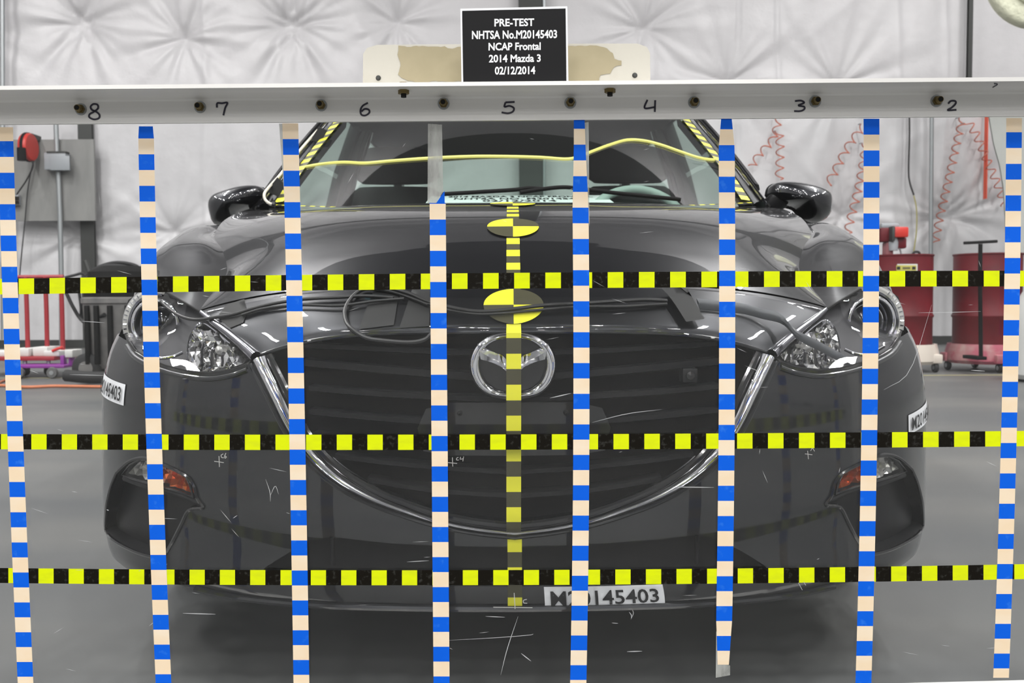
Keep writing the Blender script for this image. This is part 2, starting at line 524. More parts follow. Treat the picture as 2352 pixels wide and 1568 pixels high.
# back wall: quilted insulation blanket pinned at the tufts, with radiating folds
PIN = [(160, 45), (188, 43), (416, 82), (645, 50), (678, 50), (910, 45), (393, 532), (172, 540), (1943, 494), (2170, 495),
       (2207, 492), (1675, 185), (1930, 195), (640, 520), (1480, 60), (1450, 520), (900, 500), (-80, 60), (-60, 520),
       (416, -260), (660, -300), (1943, -160), (2207, -200), (1480, -280), (160, -280), (910, -280)]
pins = np.array([U(px, py, YW)[[0, 2]] for px, py in PIN])
nx, nz = 620, 330
gx = np.linspace(X0, X1, nx); gz = np.linspace(0.10, ZC, nz)
GX, GZ = np.meshgrid(gx, gz)
H = np.zeros_like(GX)
for k, (cx, cz) in enumerate(pins):
    dx, dz = GX-cx, GZ-cz
    r = np.sqrt(dx*dx+dz*dz); th = np.arctan2(dz, dx)
    H += -0.12*np.exp(-r/0.14) - 0.08*np.exp(-r/0.6)
    wv = np.zeros_like(r)
    for n in (5, 8, 13, 19):
        wv += rng.uniform(0.5, 1.0)*np.cos(n*th + rng.uniform(0, 6.28) + 0.5*r)/n**0.55
    H += 0.060*wv*np.minimum(r/0.22, 1)*np.exp(-(r/1.0)**1.3)
for k in range(26):                                  # long loose folds
    a = rng.uniform(-1.2, 1.2); c = rng.uniform(-9, 9); q = rng.uniform(0.4, 5.5)
    t = (GX-c)*math.cos(a) + (GZ-q)*math.sin(a); s_ = -(GX-c)*math.sin(a) + (GZ-q)*math.cos(a)
    H += rng.uniform(0.006, 0.016)*np.exp(-(t/0.09)**2)*np.exp(-(s_/rng.uniform(0.5, 1.1))**2)
for px, wd, am in ((1697, 0.015, -0.03), (1785, 0.02, 0.03), (470/1, 0.05, 0.02), (2060, 0.06, 0.02), (1500, 0.03, -0.012), (2170, 0.03, 0.02)):
    xx = U(px, 300, YW)[0]
    H += am*np.exp(-((GX-xx-0.02*np.sin(GZ*2))/wd)**2)
wallm = MB(); wallm.grid(np.stack([GX, YW - H, GZ], -1))
wb = wallm.build('wall_back', INSUL, angle=180)
struct(wb, 'white quilted insulation covering the back wall')
bb = MB(); bb.box(X0, X1, YW-0.06, YW+0.05, 0, 0.12)
struct(bb.build('baseboard_back', STEELDK, smooth=False))

gi = MB(); gi.box(X0, X1, YW-0.12, YW-0.04, 7.55, 7.75); gi.box(X0, X1, YW-0.2, YW-0.04, 7.72, 7.75)
tag(gi.build('wall_girt', STEELDK, smooth=False), 'dark steel girt running along the back wall above the picture', 'beam')
# ------------------------------------------------------------------ ceiling lamps
def hall_lamp(x, y, label):
    t = thing('ceiling_lamp', label, 'lamp', (x, y, ZL), 'long ceiling lamps of the hall')
    b = MB(); b.box(x-0.16, x+0.16, y-0.64, y+0.64, ZL+0.02, ZL+0.12, 0.01); b.build('housing', LAMPHOUSE, t)
    b = MB(); b.box(x-0.13, x+0.13, y-0.6, y+0.6, ZL+0.005, ZL+0.022); b.build('diffuser', LAMPFACE, t, smooth=False)
    for yy in (-0.5, 0.5):
        b = MB(); b.cyl((x, y+yy, ZL+0.12), (x, y+yy, ZC), 0.006, 6); b.build('hanger', STEELDK, t)
    l = bpy.data.lights.new('lamp_light', 'AREA'); l.shape = 'RECTANGLE'; l.size = 0.26; l.size_y = 1.2
    l.energy = LAMP_W; l.color = (1.0, 0.985, 0.965)
    lo = bpy.data.objects.new('lamp_light', l); lo.location = (0, 0, -0.02)
    COL.objects.link(lo); lo.parent = t
    l = bpy.data.lights.new('fill_uplight', 'AREA'); l.shape = 'RECTANGLE'; l.size = 0.26; l.size_y = 1.2  # added fill facing up, brightens ceiling and upper wall
    l.energy = FILL_UP; l.color = (1.0, 0.985, 0.965)
    lo = bpy.data.objects.new('fill_uplight', l); lo.location = (0, 0, 0.14); lo.rotation_euler = (math.pi, 0, 0)
    COL.objects.link(lo); lo.parent = t
for j, y in enumerate((-26.0, -22.0, -18.0, -14.0, -10.0, -6.0, -2.0, 2.0, 4.8, 7.6)):
    for i, x in enumerate((-7.2, -2.4, 2.4, 7.2) if y < 0 else (-9.0, -5.4, 5.4, 9.0)):
        hall_lamp(x, y, 'white ceiling lamp, %s of the row %s' % (('leftmost', 'second from left', 'second from right', 'rightmost')[i], ('nearest the front wall', 'second from the front wall', 'third from the front wall', 'fourth from the front wall', 'far behind the camera', 'behind the camera', 'just behind the camera', 'above the clear barrier', 'above the car boot', 'nearest the back wall')[j]))

# ================================================================== things along the back wall
def wallbox(px0, px1, py0, py1, Y, t=0.03, b=0.0):
    a = U(px0, py1, Y); c = U(px1, py0, Y)
    m = MB(); m.box(a[0], c[0], Y-t, Y, a[2], c[2], b)
    return m

YB = 13.80
board = wallbox(28, 218, 321, 508, YB, 0.05).build('electrical_board', GREYBOARD, smooth=False)
tag(board, 'grey plywood board mounted on the white wall at far left', 'board')
jb = thing('junction_box', 'pale grey electrical box on the grey wall board', 'electrical box', tuple(U(138, 395, YB-0.05)))
wallbox(114, 162, 354, 393, YB-0.05, 0.16, 0.01).build('body', BOXGREY, jb)
wallbox(116, 160, 358, 391, YB-0.212, 0.012, 0.004).build('cover', BOXGREY, jb)
a = U(116, 354, YB-0.1); c_ = U(160, 350, YB-0.1)
m = MB(); m.box(a[0], c_[0], YB-0.22, YB-0.1, a[2], c_[2]); m.build('hood', STEELDK, jb, smooth=False)
cd = MB(); cd.tube([U(128, 270, YB-0.1), U(131, 352, YB-0.1)], 0.035, 10)
cd.tube([U(134, 394, YB-0.1), U(138, 500, YB-0.1), U(141, 640, YB-0.1), U(142, 797, YB-0.1), np.array([U(142, 797, YB-0.1)[0], YB-0.1, 0.0])], 0.035, 10)
tag(cd.build('conduit', GALV), 'grey conduit running above and below the electrical box', 'pipe')
rl = thing('cord_reel', 'red round cord reel hanging on the grey wall board', 'reel', tuple(U(66, 370, YB-0.3)))
c0 = U(65, 338, YB-0.3); rr = 0.2
m = MB(); m.lathe([(0.03, -0.06), (rr*0.92, -0.06), (rr, -0.04), (rr, 0.04), (rr*0.92, 0.06), (0.03, 0.06)], c0, 'x', 28, caps=True)
m.build('drum', REDREEL, rl)
m = MB(); m.lathe([(rr*1.02, -0.02), (rr*1.05, -0.02), (rr*1.05, 0.02), (rr*1.02, 0.02)], c0, 'x', 28); m.build('cord_slot', MATTBLK, rl)
m = MB(); m.box(c0[0]-0.05, c0[0]+0.05, YB-0.3, YB-0.02, c0[2]+0.12, c0[2]+0.2); m.build('bracket', STEELDK, rl, smooth=False)
m = MB(); m.lathe([(0.0, -0.02), (0.06, -0.02), (0.06, 0.16), (0.0, 0.16)], (c0[0], c0[1]-0.19, c0[2]-0.2), 'z', 14); m.build('cord_stop', MATTBLK, rl)
m = MB(); m.tube(spline([U(67, 362, YB-0.3), U(76, 380, YB-0.28), U(60, 415, YB-0.2), U(38, 448, YB-0.12), U(33, 470, YB-0.1)], 24), 0.012, 6)
tag(m.build('reel_cord', CABLEBLK), 'black cord drooping from the red reel across the grey board', 'cord')
m = MB(); m.tube(spline([U(84, 345, YB-0.1), U(66, 420, YB-0.1), U(56, 520, YB-0.1), U(48, 600, YB-0.12), U(40, 700, YB-0.12)], 24), 0.010, 6)
tag(m.build('power_cable', CABLEBLK), 'thin dark cord hanging down past the grey board', 'cable')
ot = thing('wall_outlet', 'small grey outlet box at the lower edge of the grey board', 'outlet', tuple(U(38, 470, YB-0.05)))
wallbox(30, 48, 448, 472, YB-0.05, 0.08, 0.005).build('box', BOXGREY, ot)
wallbox(33, 44, 451, 460, YB-0.131, 0.01).build('socket', MATTBLK, ot, smooth=False)
wallbox(33, 44, 461, 469, YB-0.131, 0.01).build('socket', MATTBLK, ot, smooth=False)

def column(px0, px1, py0, py1, Y, label, d=0.07):
    a = U(px0, py1, Y); c = U(px1, py0, Y)
    m = MB(); x0, x1 = a[0], c[0]
    m.box(x0, x1, Y-d, Y-d+0.02, a[2], c[2]); m.box(x0, x1, Y-0.02, Y, a[2], c[2])
    m.box((x0+x1)/2-0.012, (x0+x1)/2+0.012, Y-d+0.02, Y-0.02, a[2], c[2])
    return tag(m.build('steel_column', STEELDK, smooth=False), label, 'column')
column(196, 214, 276, 798, YW-0.02, 'dark steel column between the grey board and the white wall at left')
column(1194, 1246, -700, 798, YW-0.08, 'dark steel column rising behind the black test sign')
column(2218, 2243, -700, 190, YW-0.1, 'dark steel column at upper right above the barrier beam')
m = MB(); m.tube([U(1250, -700, YW-0.16), U(1250, 300, YW-0.16), U(1250, 780, YW-0.16)], 0.02, 8)
tag(m.build('conduit', GALV), 'thin pale conduit beside the column behind the black test sign', 'pipe')
m = MB(); m.tube([U(4, -700, YW-0.2), U(6, 300, YW-0.2), U(8, 780, YW-0.2)], 0.035, 8)
tag(m.build('conduit', GALV), 'thin green-grey pipe at the extreme left edge of the wall', 'pipe')
m = MB(); m.tube([U(2140, 205, YW-0.25), U(2140, 270, YW-0.25), U(2138, 560, YW-0.25), U(2137, 795, YW-0.25)], 0.03, 10)
tag(m.build('conduit', GALV), 'grey vertical conduit on the wall between the two red drums', 'pipe')
m = MB(); m.tube(spline([U(2087, 200, 13.92), U(2089, 300, 13.92), U(2087, 390, 13.92), U(2090, 420, 13.92), U(2099, 448, 13.92)], 24), 0.014, 6)
m.tube([U(2087, 202, 13.92), U(2087, 202, 14.1)], 0.012, 6); hcab = tag(m.build('hanging_cable', CABLEBLK), 'black cable hanging down the wall left of the grey conduit', 'cable')
m = MB(); m.tube(spline([U(2099, 449, 13.92), U(2105, 480, 13.92), U(2105, 530, 13.92), U(2097, 590, 13.92)], 20), 0.010, 6)
m.build('yellow_lead', mat('dull_yellow', (0.42, 0.38, 0.14), 0.5), hcab)

def coil(path, label, amp, pitch, Y):
    P = spline([U(px, py, Y) for px, py in path], 200)
    seg = np.r_[0, np.cumsum(np.linalg.norm(np.diff(P, axis=0), axis=1))]
    n = int(seg[-1]/pitch*14)
    t = np.linspace(0, seg[-1], n)
    C = np.stack([np.interp(t, seg, P[:, k]) for k in range(3)], 1)
    T = np.gradient(C, axis=0); T /= np.linalg.norm(T, axis=1)[:, None]
    N = np.stack([T[:, 2], 0*T[:, 0], -T[:, 0]], 1)
    ph = 2*math.pi*t/pitch
    Q = C + amp*(np.cos(ph)[:, None]*N + np.sin(ph)[:, None]*np.array([0, 1.0, 0])) + 0.12*amp*np.sin(ph)[:, None]*T
    m = MB(); m.tube(Q, 0.009, 6)
    o = tag(m.build('coiled_air_hose', COILRED), label, 'hose', 'red coiled air hoses on the wall')
    m = MB(); m.tube([Q[0], Q[0] + np.array([0, 0.08, 0.01]), np.array([Q[0][0], YW-0.01, Q[0][2]+0.01])], 0.010, 6); m.build('wall_hook', GALV, o)
    return o
Yc = 13.88
coil([(1790, 272), (1775, 320), (1745, 355), (1725, 385)], 'short red coiled hose slanting behind the windscreen pillar', 0.055, 0.17, Yc)
coil([(1790, 300), (1792, 345), (1790, 415)], 'red coiled hose hanging straight down behind the right door mirror', 0.06, 0.155, Yc)
coil([(1985, 290), (1950, 335), (1915, 400), (1900, 425)], 'red coiled hose slanting to the right mirror from the blue tape', 0.06, 0.18, Yc)
coil([(1990, 330), (1975, 420), (1955, 500), (1945, 545)], 'red coiled hose hanging beside the second tape strip from right', 0.06, 0.155, Yc)
coil([(2212, 272), (2200, 320), (2180, 410), (2160, 495), (2148, 560)], 'long red coiled hose hanging right of the grey conduit', 0.055, 0.145, Yc)
coil([(2222, 278), (2245, 315), (2270, 375), (2290, 420), (2308, 470)], 'red coiled hose slanting down to the rightmost tape strip', 0.055, 0.15, Yc)

m = MB(); a = U(2265, 456, 13.9); c_ = U(2271, 200, 13.9); m.box(a[0], c_[0], 13.89, 13.99, a[2], c_[2])
tag(m.build('hanging_strap', STRAP, smooth=False), 'bright orange-red strap hanging at upper right of the wall', 'strap')
# curved grey sheet hanging at the right edge
rows = []
for py, pxl in ((205, 2262), (272, 2273), (330, 2283), (380, 2297), (430, 2305), (500, 2310), (600, 2313)):
    L = U(pxl, py, 12.2); Rr = U(2420, py, 12.4)
    rows.append([L + (Rr-L)*t + np.array([0, -0.10*math.sin(t*3.1), 0]) for t in np.linspace(0, 1, 9)])
m = MB(); m.grid(rows); m.grid(np.array(rows) + np.array([0, 0.03, 0]))
tag(m.build('hanging_sheet', SHEETGREY), 'pale grey-green sheet hanging at the right edge behind the tape', 'sheet')
# cream roll high at the upper right
t = thing('foam_roll', 'cream coloured foam-covered round roll at the upper right corner', 'roll', tuple(U(2390, 60, 11.0)))
c0 = U(2392, -62, 11.0)
m = MB(); m.lathe([(0.0, -0.02), (0.30, -0.02), (0.36, 0.0), (0.56, 0.0), (0.60, 0.03), (0.62, 0.08), (0.62, 0.12), (0.56, 0.18), (0, 0.18)], c0, 'y', 48)
m.build('foam_body', CREAMFOAM, t)
m = MB(); m.lathe([(0.26, -0.06), (0.38, -0.06), (0.40, -0.03), (0.38, 0.0), (0.26, 0.0)], c0, 'y', 40); m.build('end_ring', CREAMFOAM, t)
m = MB()
for dx in (-0.3, 0.3): m.cyl((c0[0]+dx, c0[1]+0.1, c0[2]+0.5), (c0[0]+dx, c0[1]+0.1, ZC), 0.015, 8)
m.build('hanger', STEELDK, t)
# white tank at the right edge
c0 = U(2396, 800, 7.7); 
t = thing('white_tank', 'white rounded tank cut by the right edge of the picture', 'tank', (c0[0], c0[1], 0))
hz = U(2396, 650, 7.7)[2]
m = MB(); m.lathe([(0, 0.02), (0.2, 0.02), (0.235, 0.06), (0.24, hz*0.5), (0.21, hz*0.8), (0.12, hz), (0.06, hz+0.02)], (c0[0], c0[1], 0), 'z', 36); m.build('body', OFFWHITE, t)
m = MB(); m.lathe([(0.07, hz), (0.07, hz+0.06), (0, hz+0.06)], (c0[0], c0[1], 0), 'z', 24); m.build('cap', MATTBLK, t)
m = MB(); m.lathe([(0.0, 0), (0.2, 0), (0.2, 0.03), (0, 0.03)], (c0[0], c0[1], 0), 'z', 24); m.build('foot', MATTBLK, t)

# ------------------------------------------------------------------ drums on dollies
def drum(px0, px1, Y, pytop, pybot, label, rings):
    a = U((px0+px1)/2, pybot, Y); b = U((px0+px1)/2, pytop, Y)
    r = (px1-px0)/2/F*Y; z0, z1 = a[2], b[2]
    t = thing('oil_drum', label, 'drum', (a[0], Y, z0), 'red steel drums on dollies')
    pr = [(r*0.94, 0), (r*1.01, 0.0), (r*1.01, 0.012), (r*0.985, 0.02)]
    hh = z1-z0
    for q in rings:
        pr += [(r*0.985, hh*q-0.02), (r*1.02, hh*q-0.006), (r*1.02, hh*q+0.006), (r*0.985, hh*q+0.02)]
    pr += [(r*0.985, hh-0.02), (r*1.01, hh-0.012), (r*1.01, hh), (r*0.95, hh), (r*0.94, hh-0.015)]
    m = MB(); m.lathe(pr, (a[0], Y, z0), 'z', 48); m.build('shell', RED, t)
    m = MB(); m.lathe([(0, hh-0.015), (r*0.94, hh-0.015)], (a[0], Y, z0), 'z', 48); m.build('lid', RED, t)
    m = MB(); m.lathe([(0, 0), (0.035, 0), (0.035, 0.02), (0, 0.02)], (a[0]+r*0.5, Y-0.05, z1-0.015), 'z', 14); m.build('bung', GALV, t)
    return t, a[0], r, z0, z1
YD = 8.9
d1 = drum(1995, 2136, YD, 586, 796, 'red steel drum with a yellow label beside the car headlight', (0.34, 0.68))
d2 = drum(2192, 2338, YD, 583, 797, 'red steel drum at right behind the black handle', (0.34, 0.68))
lb = wallbox(2055, 2107, 605, 628, 1.0, 0.001)
a = U(2055, 640, YD-d1[2]); c_ = U(2107, 606, YD-d1[2])
def on_drum(d, px, py):
    xx = U(px, py, YD-d[2])[0]; q = max(-0.98, min(0.98, (xx-d[1])/d[2]))
    Y = YD - d[2]*1.005*math.sqrt(1-q*q); p = U(px, py, Y); return p
def drum_label(name, px0, px1, py0, py1, material, par, off):
    G = [[on_drum(d1, px, py) + np.array([0, -off, 0]) for px in np.linspace(px0, px1, 8)] for py in (py0, py1)]
    m = MB(); m.grid(G); return m.build(name, material, par)
drum_label('paper_label', 2055, 2107, 606, 640, OFFWHITE, d1[0], 0.004)
drum_label('yellow_panel', 2058, 2104, 609, 622, mat('label_yellow', (0.5, 0.46, 0.10), 0.6), d1[0], 0.007)
drum_label('printed_block', 2059, 2067, 612, 619, INK, d1[0], 0.009)
drum_label('printed_block', 2072, 2090, 613, 618, mat('label_ink', (0.12, 0.11, 0.04), 0.6), d1[0], 0.009)
drum_label('printed_block', 2094, 2102, 612, 619, INK, d1[0], 0.009)

def dolly(cx, r, material, label, casters):
    t = thing('drum_dolly', label, 'dolly', (cx, YD, 0), 'moulded drum dollies')
    z0, z1 = 0.075, d1[3]
    m = MB(); m.lathe([(r*0.5, z0), (r*1.12, z0), (r*1.2, z0+0.03), (r*1.18, z1-0.04), (r*1.12, z1+0.03), (r*1.05, z1+0.03), (r*1.03, z1), (0, z1)], (cx, YD, 0), 'z', 40)
    m.build('tray', material, t)
    for ang in casters:
        x = cx + r*1.12*math.cos(ang); y = YD + r*1.12*math.sin(ang)
        m = MB(); m.box(x-0.05, x+0.05, y-0.06, y+0.06, 0.085, 0.17, 0.012); fk = m.build('caster_housing', material, t)
        m = MB(); m.lathe([(0.0, -0.018), (0.042, -0.018), (0.046, -0.010), (0.046, 0.010), (0.042, 0.018), (0, 0.018)], (x, y-0.01, 0.046), 'x', 22)
        m.build('caster_wheel', RUBBER, fk)
        m = MB(); m.lathe([(0.0, -0.021), (0.022, -0.021), (0.022, 0.021), (0, 0.021)], (x, y-0.01, 0.046), 'x', 14); m.build('caster_hub', GALV, fk)
    return t
dolly(d1[1], d1[2], CREAM, 'dirty cream drum dolly under the left red drum', (-0.75, -2.3, 0.8, 2.3))
dolly(d2[1], d2[2], PINK, 'faded pink drum dolly under the right red drum', (-1.72, -0.3, 1.4, 2.9))
# black T handle of the pink dolly
t = thing('dolly_handle', 'black T-shaped pull handle standing before the right red drum', 'handle', tuple(U(2252, 850, 8.3)))
m = MB(); m.tube([U(2253, 822, 8.38), U(2251, 640, 8.36), U(2252, 560, 8.34)], 0.018, 10); m.build('shaft', MATTBLK, t)
m = MB(); m.tube([U(2214, 558, 8.34), U(2252, 556, 8.34), U(2290, 554, 8.34)], 0.014, 10); m.build('grip', MATTBLK, t)
m = MB(); a = U(2240, 826, 8.38); c_ = U(2262, 818, 8.38); m.box(a[0], c_[0], 8.34, 8.62, a[2], c_[2], 0.004); m.build('bracket', MATTBLK, t)
# red pump machine on the left drum
t = thing('drum_pump', 'dirty red and grey pump standing on the left red drum', 'pump', tuple(U(2050, 585, YD)))
def pbx(name, px0, px1, py0, py1, mt, dy=0.0, th=0.14):
    a = U(px0, py1, YD+dy); c = U(px1, py0, YD+dy); m = MB(); m.box(a[0], c[0], YD+dy-th/2, YD+dy+th/2, a[2], c[2], 0.015); m.build(name, mt, t)
pbx('motor', 2046, 2080, 522, 546, REDREEL, -0.05, 0.16); pbx('body', 2016, 2046, 524, 556, RED, 0, 0.14)
pbx('band', 2041, 2049, 520, 556, STEELDK, -0.06, 0.17); pbx('gauge_block', 2020, 2062, 513, 525, BOXGREY, 0, 0.1)
pbx('pump_head', 2050, 2077, 546, 571, RED, 0, 0.13); pbx('base', 2030, 2048, 556, 590, mat('dusty_red', (0.3, 0.12, 0.13), 0.7), 0, 0.11)
m = MB(); m.lathe([(0, -0.08), (0.04, -0.08), (0.045, 0.0), (0.03, 0.05), (0, 0.06)], U(2052, 556, YD-0.06), 'z', 16); m.build('filter_bowl', BOXGREY, t)
m = MB(); m.tube(spline([U(2062, 566, YD-0.05), U(2068, 575, YD-0.05), U(2070, 588, YD-0.05)], 10), 0.008, 6); m.build('pipe', GALV, t)
m = MB(); m.tube(spline([U(2095, 588, YD-0.1), U(2100, 579, YD-0.1), U(2110, 579, YD-0.1), U(2114, 588, YD-0.1)], 14), 0.012, 8)
tag(m.build('rubber_handle', RUBBER), 'small black loop lying on top of the left red drum', 'loop')

# ------------------------------------------------------------------ left side: vacuum, carts, hose
YV = 8.1
t = thing('shop_vacuum', 'grey industrial vacuum with black hose beside the car headlight', 'vacuum', (U(275, 872, YV)[0], YV, 0))
vx = U(290, 800, YV)[0]; r = 0.34
zt = U(290, 690, YV)[2]; zb = 0.13
m = MB(); m.lathe([(0, zb), (r*0.86, zb), (r*0.92, zb+0.04), (r, zt-0.03), (r*1.04, zt-0.02), (r*1.04, zt+0.02), (r*0.97, zt+0.03)], (vx, YV, 0), 'z', 36); m.build('tank', VACGREY, t)
z2 = U(290, 668, YV)[2]; z3 = U(290, 625, YV)[2]
m = MB(); m.lathe([(r*0.97, zt+0.03), (r*0.97, z2), (r*0.99, z2+0.02), (r*0.9, z2+0.06), (r*0.86, z3), (r*0.6, z3+0.05), (0, z3+0.06)], (vx, YV, 0), 'z', 36); m.build('motor_head', MATTBLK, t)
for q in (-0.62, -0.30, 0.05, 0.45):
    m = MB(); aa = -math.pi/2 + q
    x, y = vx + r*1.02*math.cos(aa), YV + r*1.02*math.sin(aa)
    m.box(x-0.018, x+0.018, y-0.03, y+0.02, zb+0.04, zt-0.04, 0.006); m.build('strap', MATTBLK, t)
m = MB(); c0 = U(197, 843, YV-0.3)
m.lathe([(0, -0.05), (0.10, -0.05), (0.125, -0.035), (0.13, 0), (0.125, 0.035), (0.10, 0.05), (0, 0.05)], (c0[0], YV-0.25, 0.135), 'y', 32); wl = m.build('wheel', RUBBER, t)
m = MB(); m.lathe([(0, -0.056), (0.06, -0.056), (0.06, -0.04)], (c0[0], YV-0.25, 0.135), 'y', 24); m.build('hub', VACGREY, wl)
m = MB(); m.lathe([(0, -0.04), (0.07, -0.04), (0.085, 0.0), (0.07, 0.04), (0, 0.04)], (c0[0]+0.03, YV+0.25, 0.13), 'y', 24); m.build('wheel', RUBBER, t)
m = MB(); m.tube(spline([U(152, 862, YV-0.4), U(200, 866, YV-0.45), U(260, 866, YV-0.42), U(330, 862, YV-0.4)], 24), 0.05, 10); m.build('floor_hose', RUBBER, t)
m = MB(); m.tube(spline([U(198, 632, YV), U(230, 612, YV), U(270, 603, YV), U(315, 612, YV), U(330, 640, YV)], 30), 0.016, 8); m.build('handle_loop', RUBBER, t)
m = MB(); m.tube(spline([U(200, 640, YV-0.1), U(225, 618, YV-0.1), U(262, 611, YV-0.1), U(318, 620, YV-0.1)], 30), 0.022, 8); m.build('power_hose', RUBBER, t)
m = MB(); m.tube(spline([U(150, 668, YV-0.1), U(168, 705, YV-0.1), U(186, 733, YV-0.1), U(205, 742, YV-0.2), U(240, 722, YV-0.35)], 30), 0.016, 8); m.build('suction_hose', RUBBER, t)
m = MB(); m.tube(spline([U(181, 665, YV), U(186, 705, YV), U(187, 735, YV), U(200, 705, YV-0.15), U(222, 700, YV-0.3)], 30), 0.013, 8); m.build('cord', RUBBER, t)
m = MB(); m.tube(spline([U(150, 637, YV), U(170, 632, YV), U(190, 628, YV), U(202, 640, YV)], 16), 0.012, 8); m.build('cord', RUBBER, t)
m = MB(); m.tube([U(196, 598, YV), U(204, 620, YV), U(212, 660, YV)], 0.024, 8); m.build('pole', STEELDK, t)

YK = 8.9
t = thing('red_rack', 'red tubular frame cart standing before the white wall', 'cart', tuple(U(90, 860, YK)))
for px in (61, 106, 142):
    m = MB(); m.tube([U(px-2, 636, YK), U(px+1, 720, YK), U(px+3, 822 if px > 62 else 800, YK)], 0.022, 8); m.build('upright', REDFRAME, t)
m = MB(); m.tube([U(30, 636, YK), U(146, 635, YK)], 0.018, 8); m.build('top_rail', REDFRAME, t)
a = U(-60, 828, YK-0.2); c_ = U(130, 818, YK-0.2); m = MB(); m.box(a[0], c_[0], YK-0.25, YK+0.25, a[2], c_[2], 0.006); m.build('deck_rail', REDFRAME, t)
for k, px in enumerate((-40, 58, 112)):
    c0 = U(px, 850, YK-0.2); m = MB(); m.lathe([(0, -0.025), (0.045, -0.025), (0.055, 0), (0.045, 0.025), (0, 0.025)], (c0[0], YK-0.2, 0.056), 'x', 20); wl = m.build('caster', RUBBER, t)
    m = MB(); m.tube([(c0[0], YK-0.2, 0.05), (c0[0], YK-0.2, U(0, 826, YK-0.2)[2])], 0.02, 8); m.build('caster_stem', GALV, wl)
m = MB(); m.tube(spline([U(120, 806, YK-0.2), U(132, 801, YK-0.2), U(145, 797, YK-0.2)], 10), 0.014, 8); m.build('latch', REDREEL, t)
zd = c_[2]
for k, (p0, p1, h, mt) in enumerate(((-60, 12, 0.05, OFFWHITE), (14, 44, 0.07, OFFWHITE), (46, 66, 0.075, OFFWHITE), (70, 104, 0.085, OFFWHITE), (100, 136, 0.05, OFFWHITE))):
    a = U(p0, 818, YK-0.2); b2 = U(p1, 818, YK-0.2); m = MB(); m.box(a[0], b2[0], YK-0.2+0.04*(k % 2), YK+0.1, zd, zd+h, 0.008)
    tag(m.build('white_block', mt), ('white block at the far left end of the red cart', 'white block second from left on the red cart', 'small upright white block in the middle of the red cart', 'tall white block near the right end of the red cart', 'white block at the right end of the red cart')[k], 'block', 'white blocks on the red cart')
t = thing('purple_dolly', 'purple metal dolly with grey wheels behind the vacuum', 'dolly', tuple(U(130, 860, 8.6)))
a = U(40, 843, 8.6); c_ = U(165, 836, 8.6); m = MB(); m.box(a[0], c_[0], 8.45, 8.75, a[2], c_[2], 0.005); m.build('deck', PURPLE, t)
for px in (146, 165):
    a = U(px-4, 840, 8.6); c_ = U(px+4, 816, 8.6); m = MB(); m.box(a[0], c_[0], 8.57, 8.63, a[2], c_[2], 0.004); m.build('post', PURPLE, t)
c0 = U(124, 851, 8.45)
for x in (c0[0], c0[0]-0.3):
    m = MB(); m.lathe([(0, -0.02), (0.045, -0.02), (0.052, 0), (0.045, 0.02), (0, 0.02)], (x, 8.42, 0.053), 'y', 22); wl = m.build('wheel', mat('grey_tyre', (0.12, 0.12, 0.12), 0.6), t)
    m = MB(); m.lathe([(0, -0.024), (0.02, -0.024), (0.02, 0.0)], (x, 8.42, 0.053), 'y', 16); m.build('hub', GALV, wl)
a = U(160, 812, 8.6); c_ = U(178, 802, 8.6); m = MB(); m.box(a[0], c_[0], 8.5, 8.7, a[2]-0.03, c_[2], 0.01)
tag(m.build('white_bundle', OFFWHITE), 'small white bundle on the purple dolly beside the vacuum wheel', 'bundle')
# orange hose on the floor
hp = [np.array([U(px, py, 7.4)[0], 0, 0]) + np.array([0, (0.70*F)/(py-687.0), 0.014]) for px, py in ((-80, 884), (0, 884), (60, 888), (120, 886), (180, 887), (240, 888), (320, 886), (420, 880))]
hp = [np.array([U(px, 800, q[1])[0], q[1], 0.014]) for (px, q) in zip((-80, 0, 60, 120, 180, 240, 320, 420), hp)]
m = MB(); m.tube(spline(hp, 60), 0.012, 8)
tag(m.build('orange_air_hose', ORANGE), 'orange hose lying across the floor left of the car', 'hose')
hp = [(-10, 880), (6, 872), (22, 871), (40, 878)]
hp = [np.array([U(px, 800, 0.7*F/(py-687.0))[0], 0.7*F/(py-687.0), 0.012]) for px, py in hp]
m = MB(); m.tube(spline(hp, 20), 0.010, 8)
tag(m.build('orange_air_hose', ORANGE), 'short bend of orange hose at the left edge of the floor', 'hose')
# worn yellow lines on the floor
yl = mat('worn_floor_line', (0.36, 0.33, 0.17), 0.5)
for k, (y0, y1, xa, xb, lab) in enumerate(((8.30, 8.36, 2.6, 8.0, 'faint yellow floor line before the red drums'), (8.45, 8.5, -8.0, -3.2, 'faint yellow floor line before the vacuum'))):
    m = MB(); m.box(xa, xb, y0, y1, 0.0005, 0.0015); struct(m.build('trim_%d' % (k+1), yl, smooth=False), lab)

# ================================================================== the car
car = thing('car', 'dark graphite car facing the camera behind the clear measuring barrier', 'car', (0, 3.8, 0))

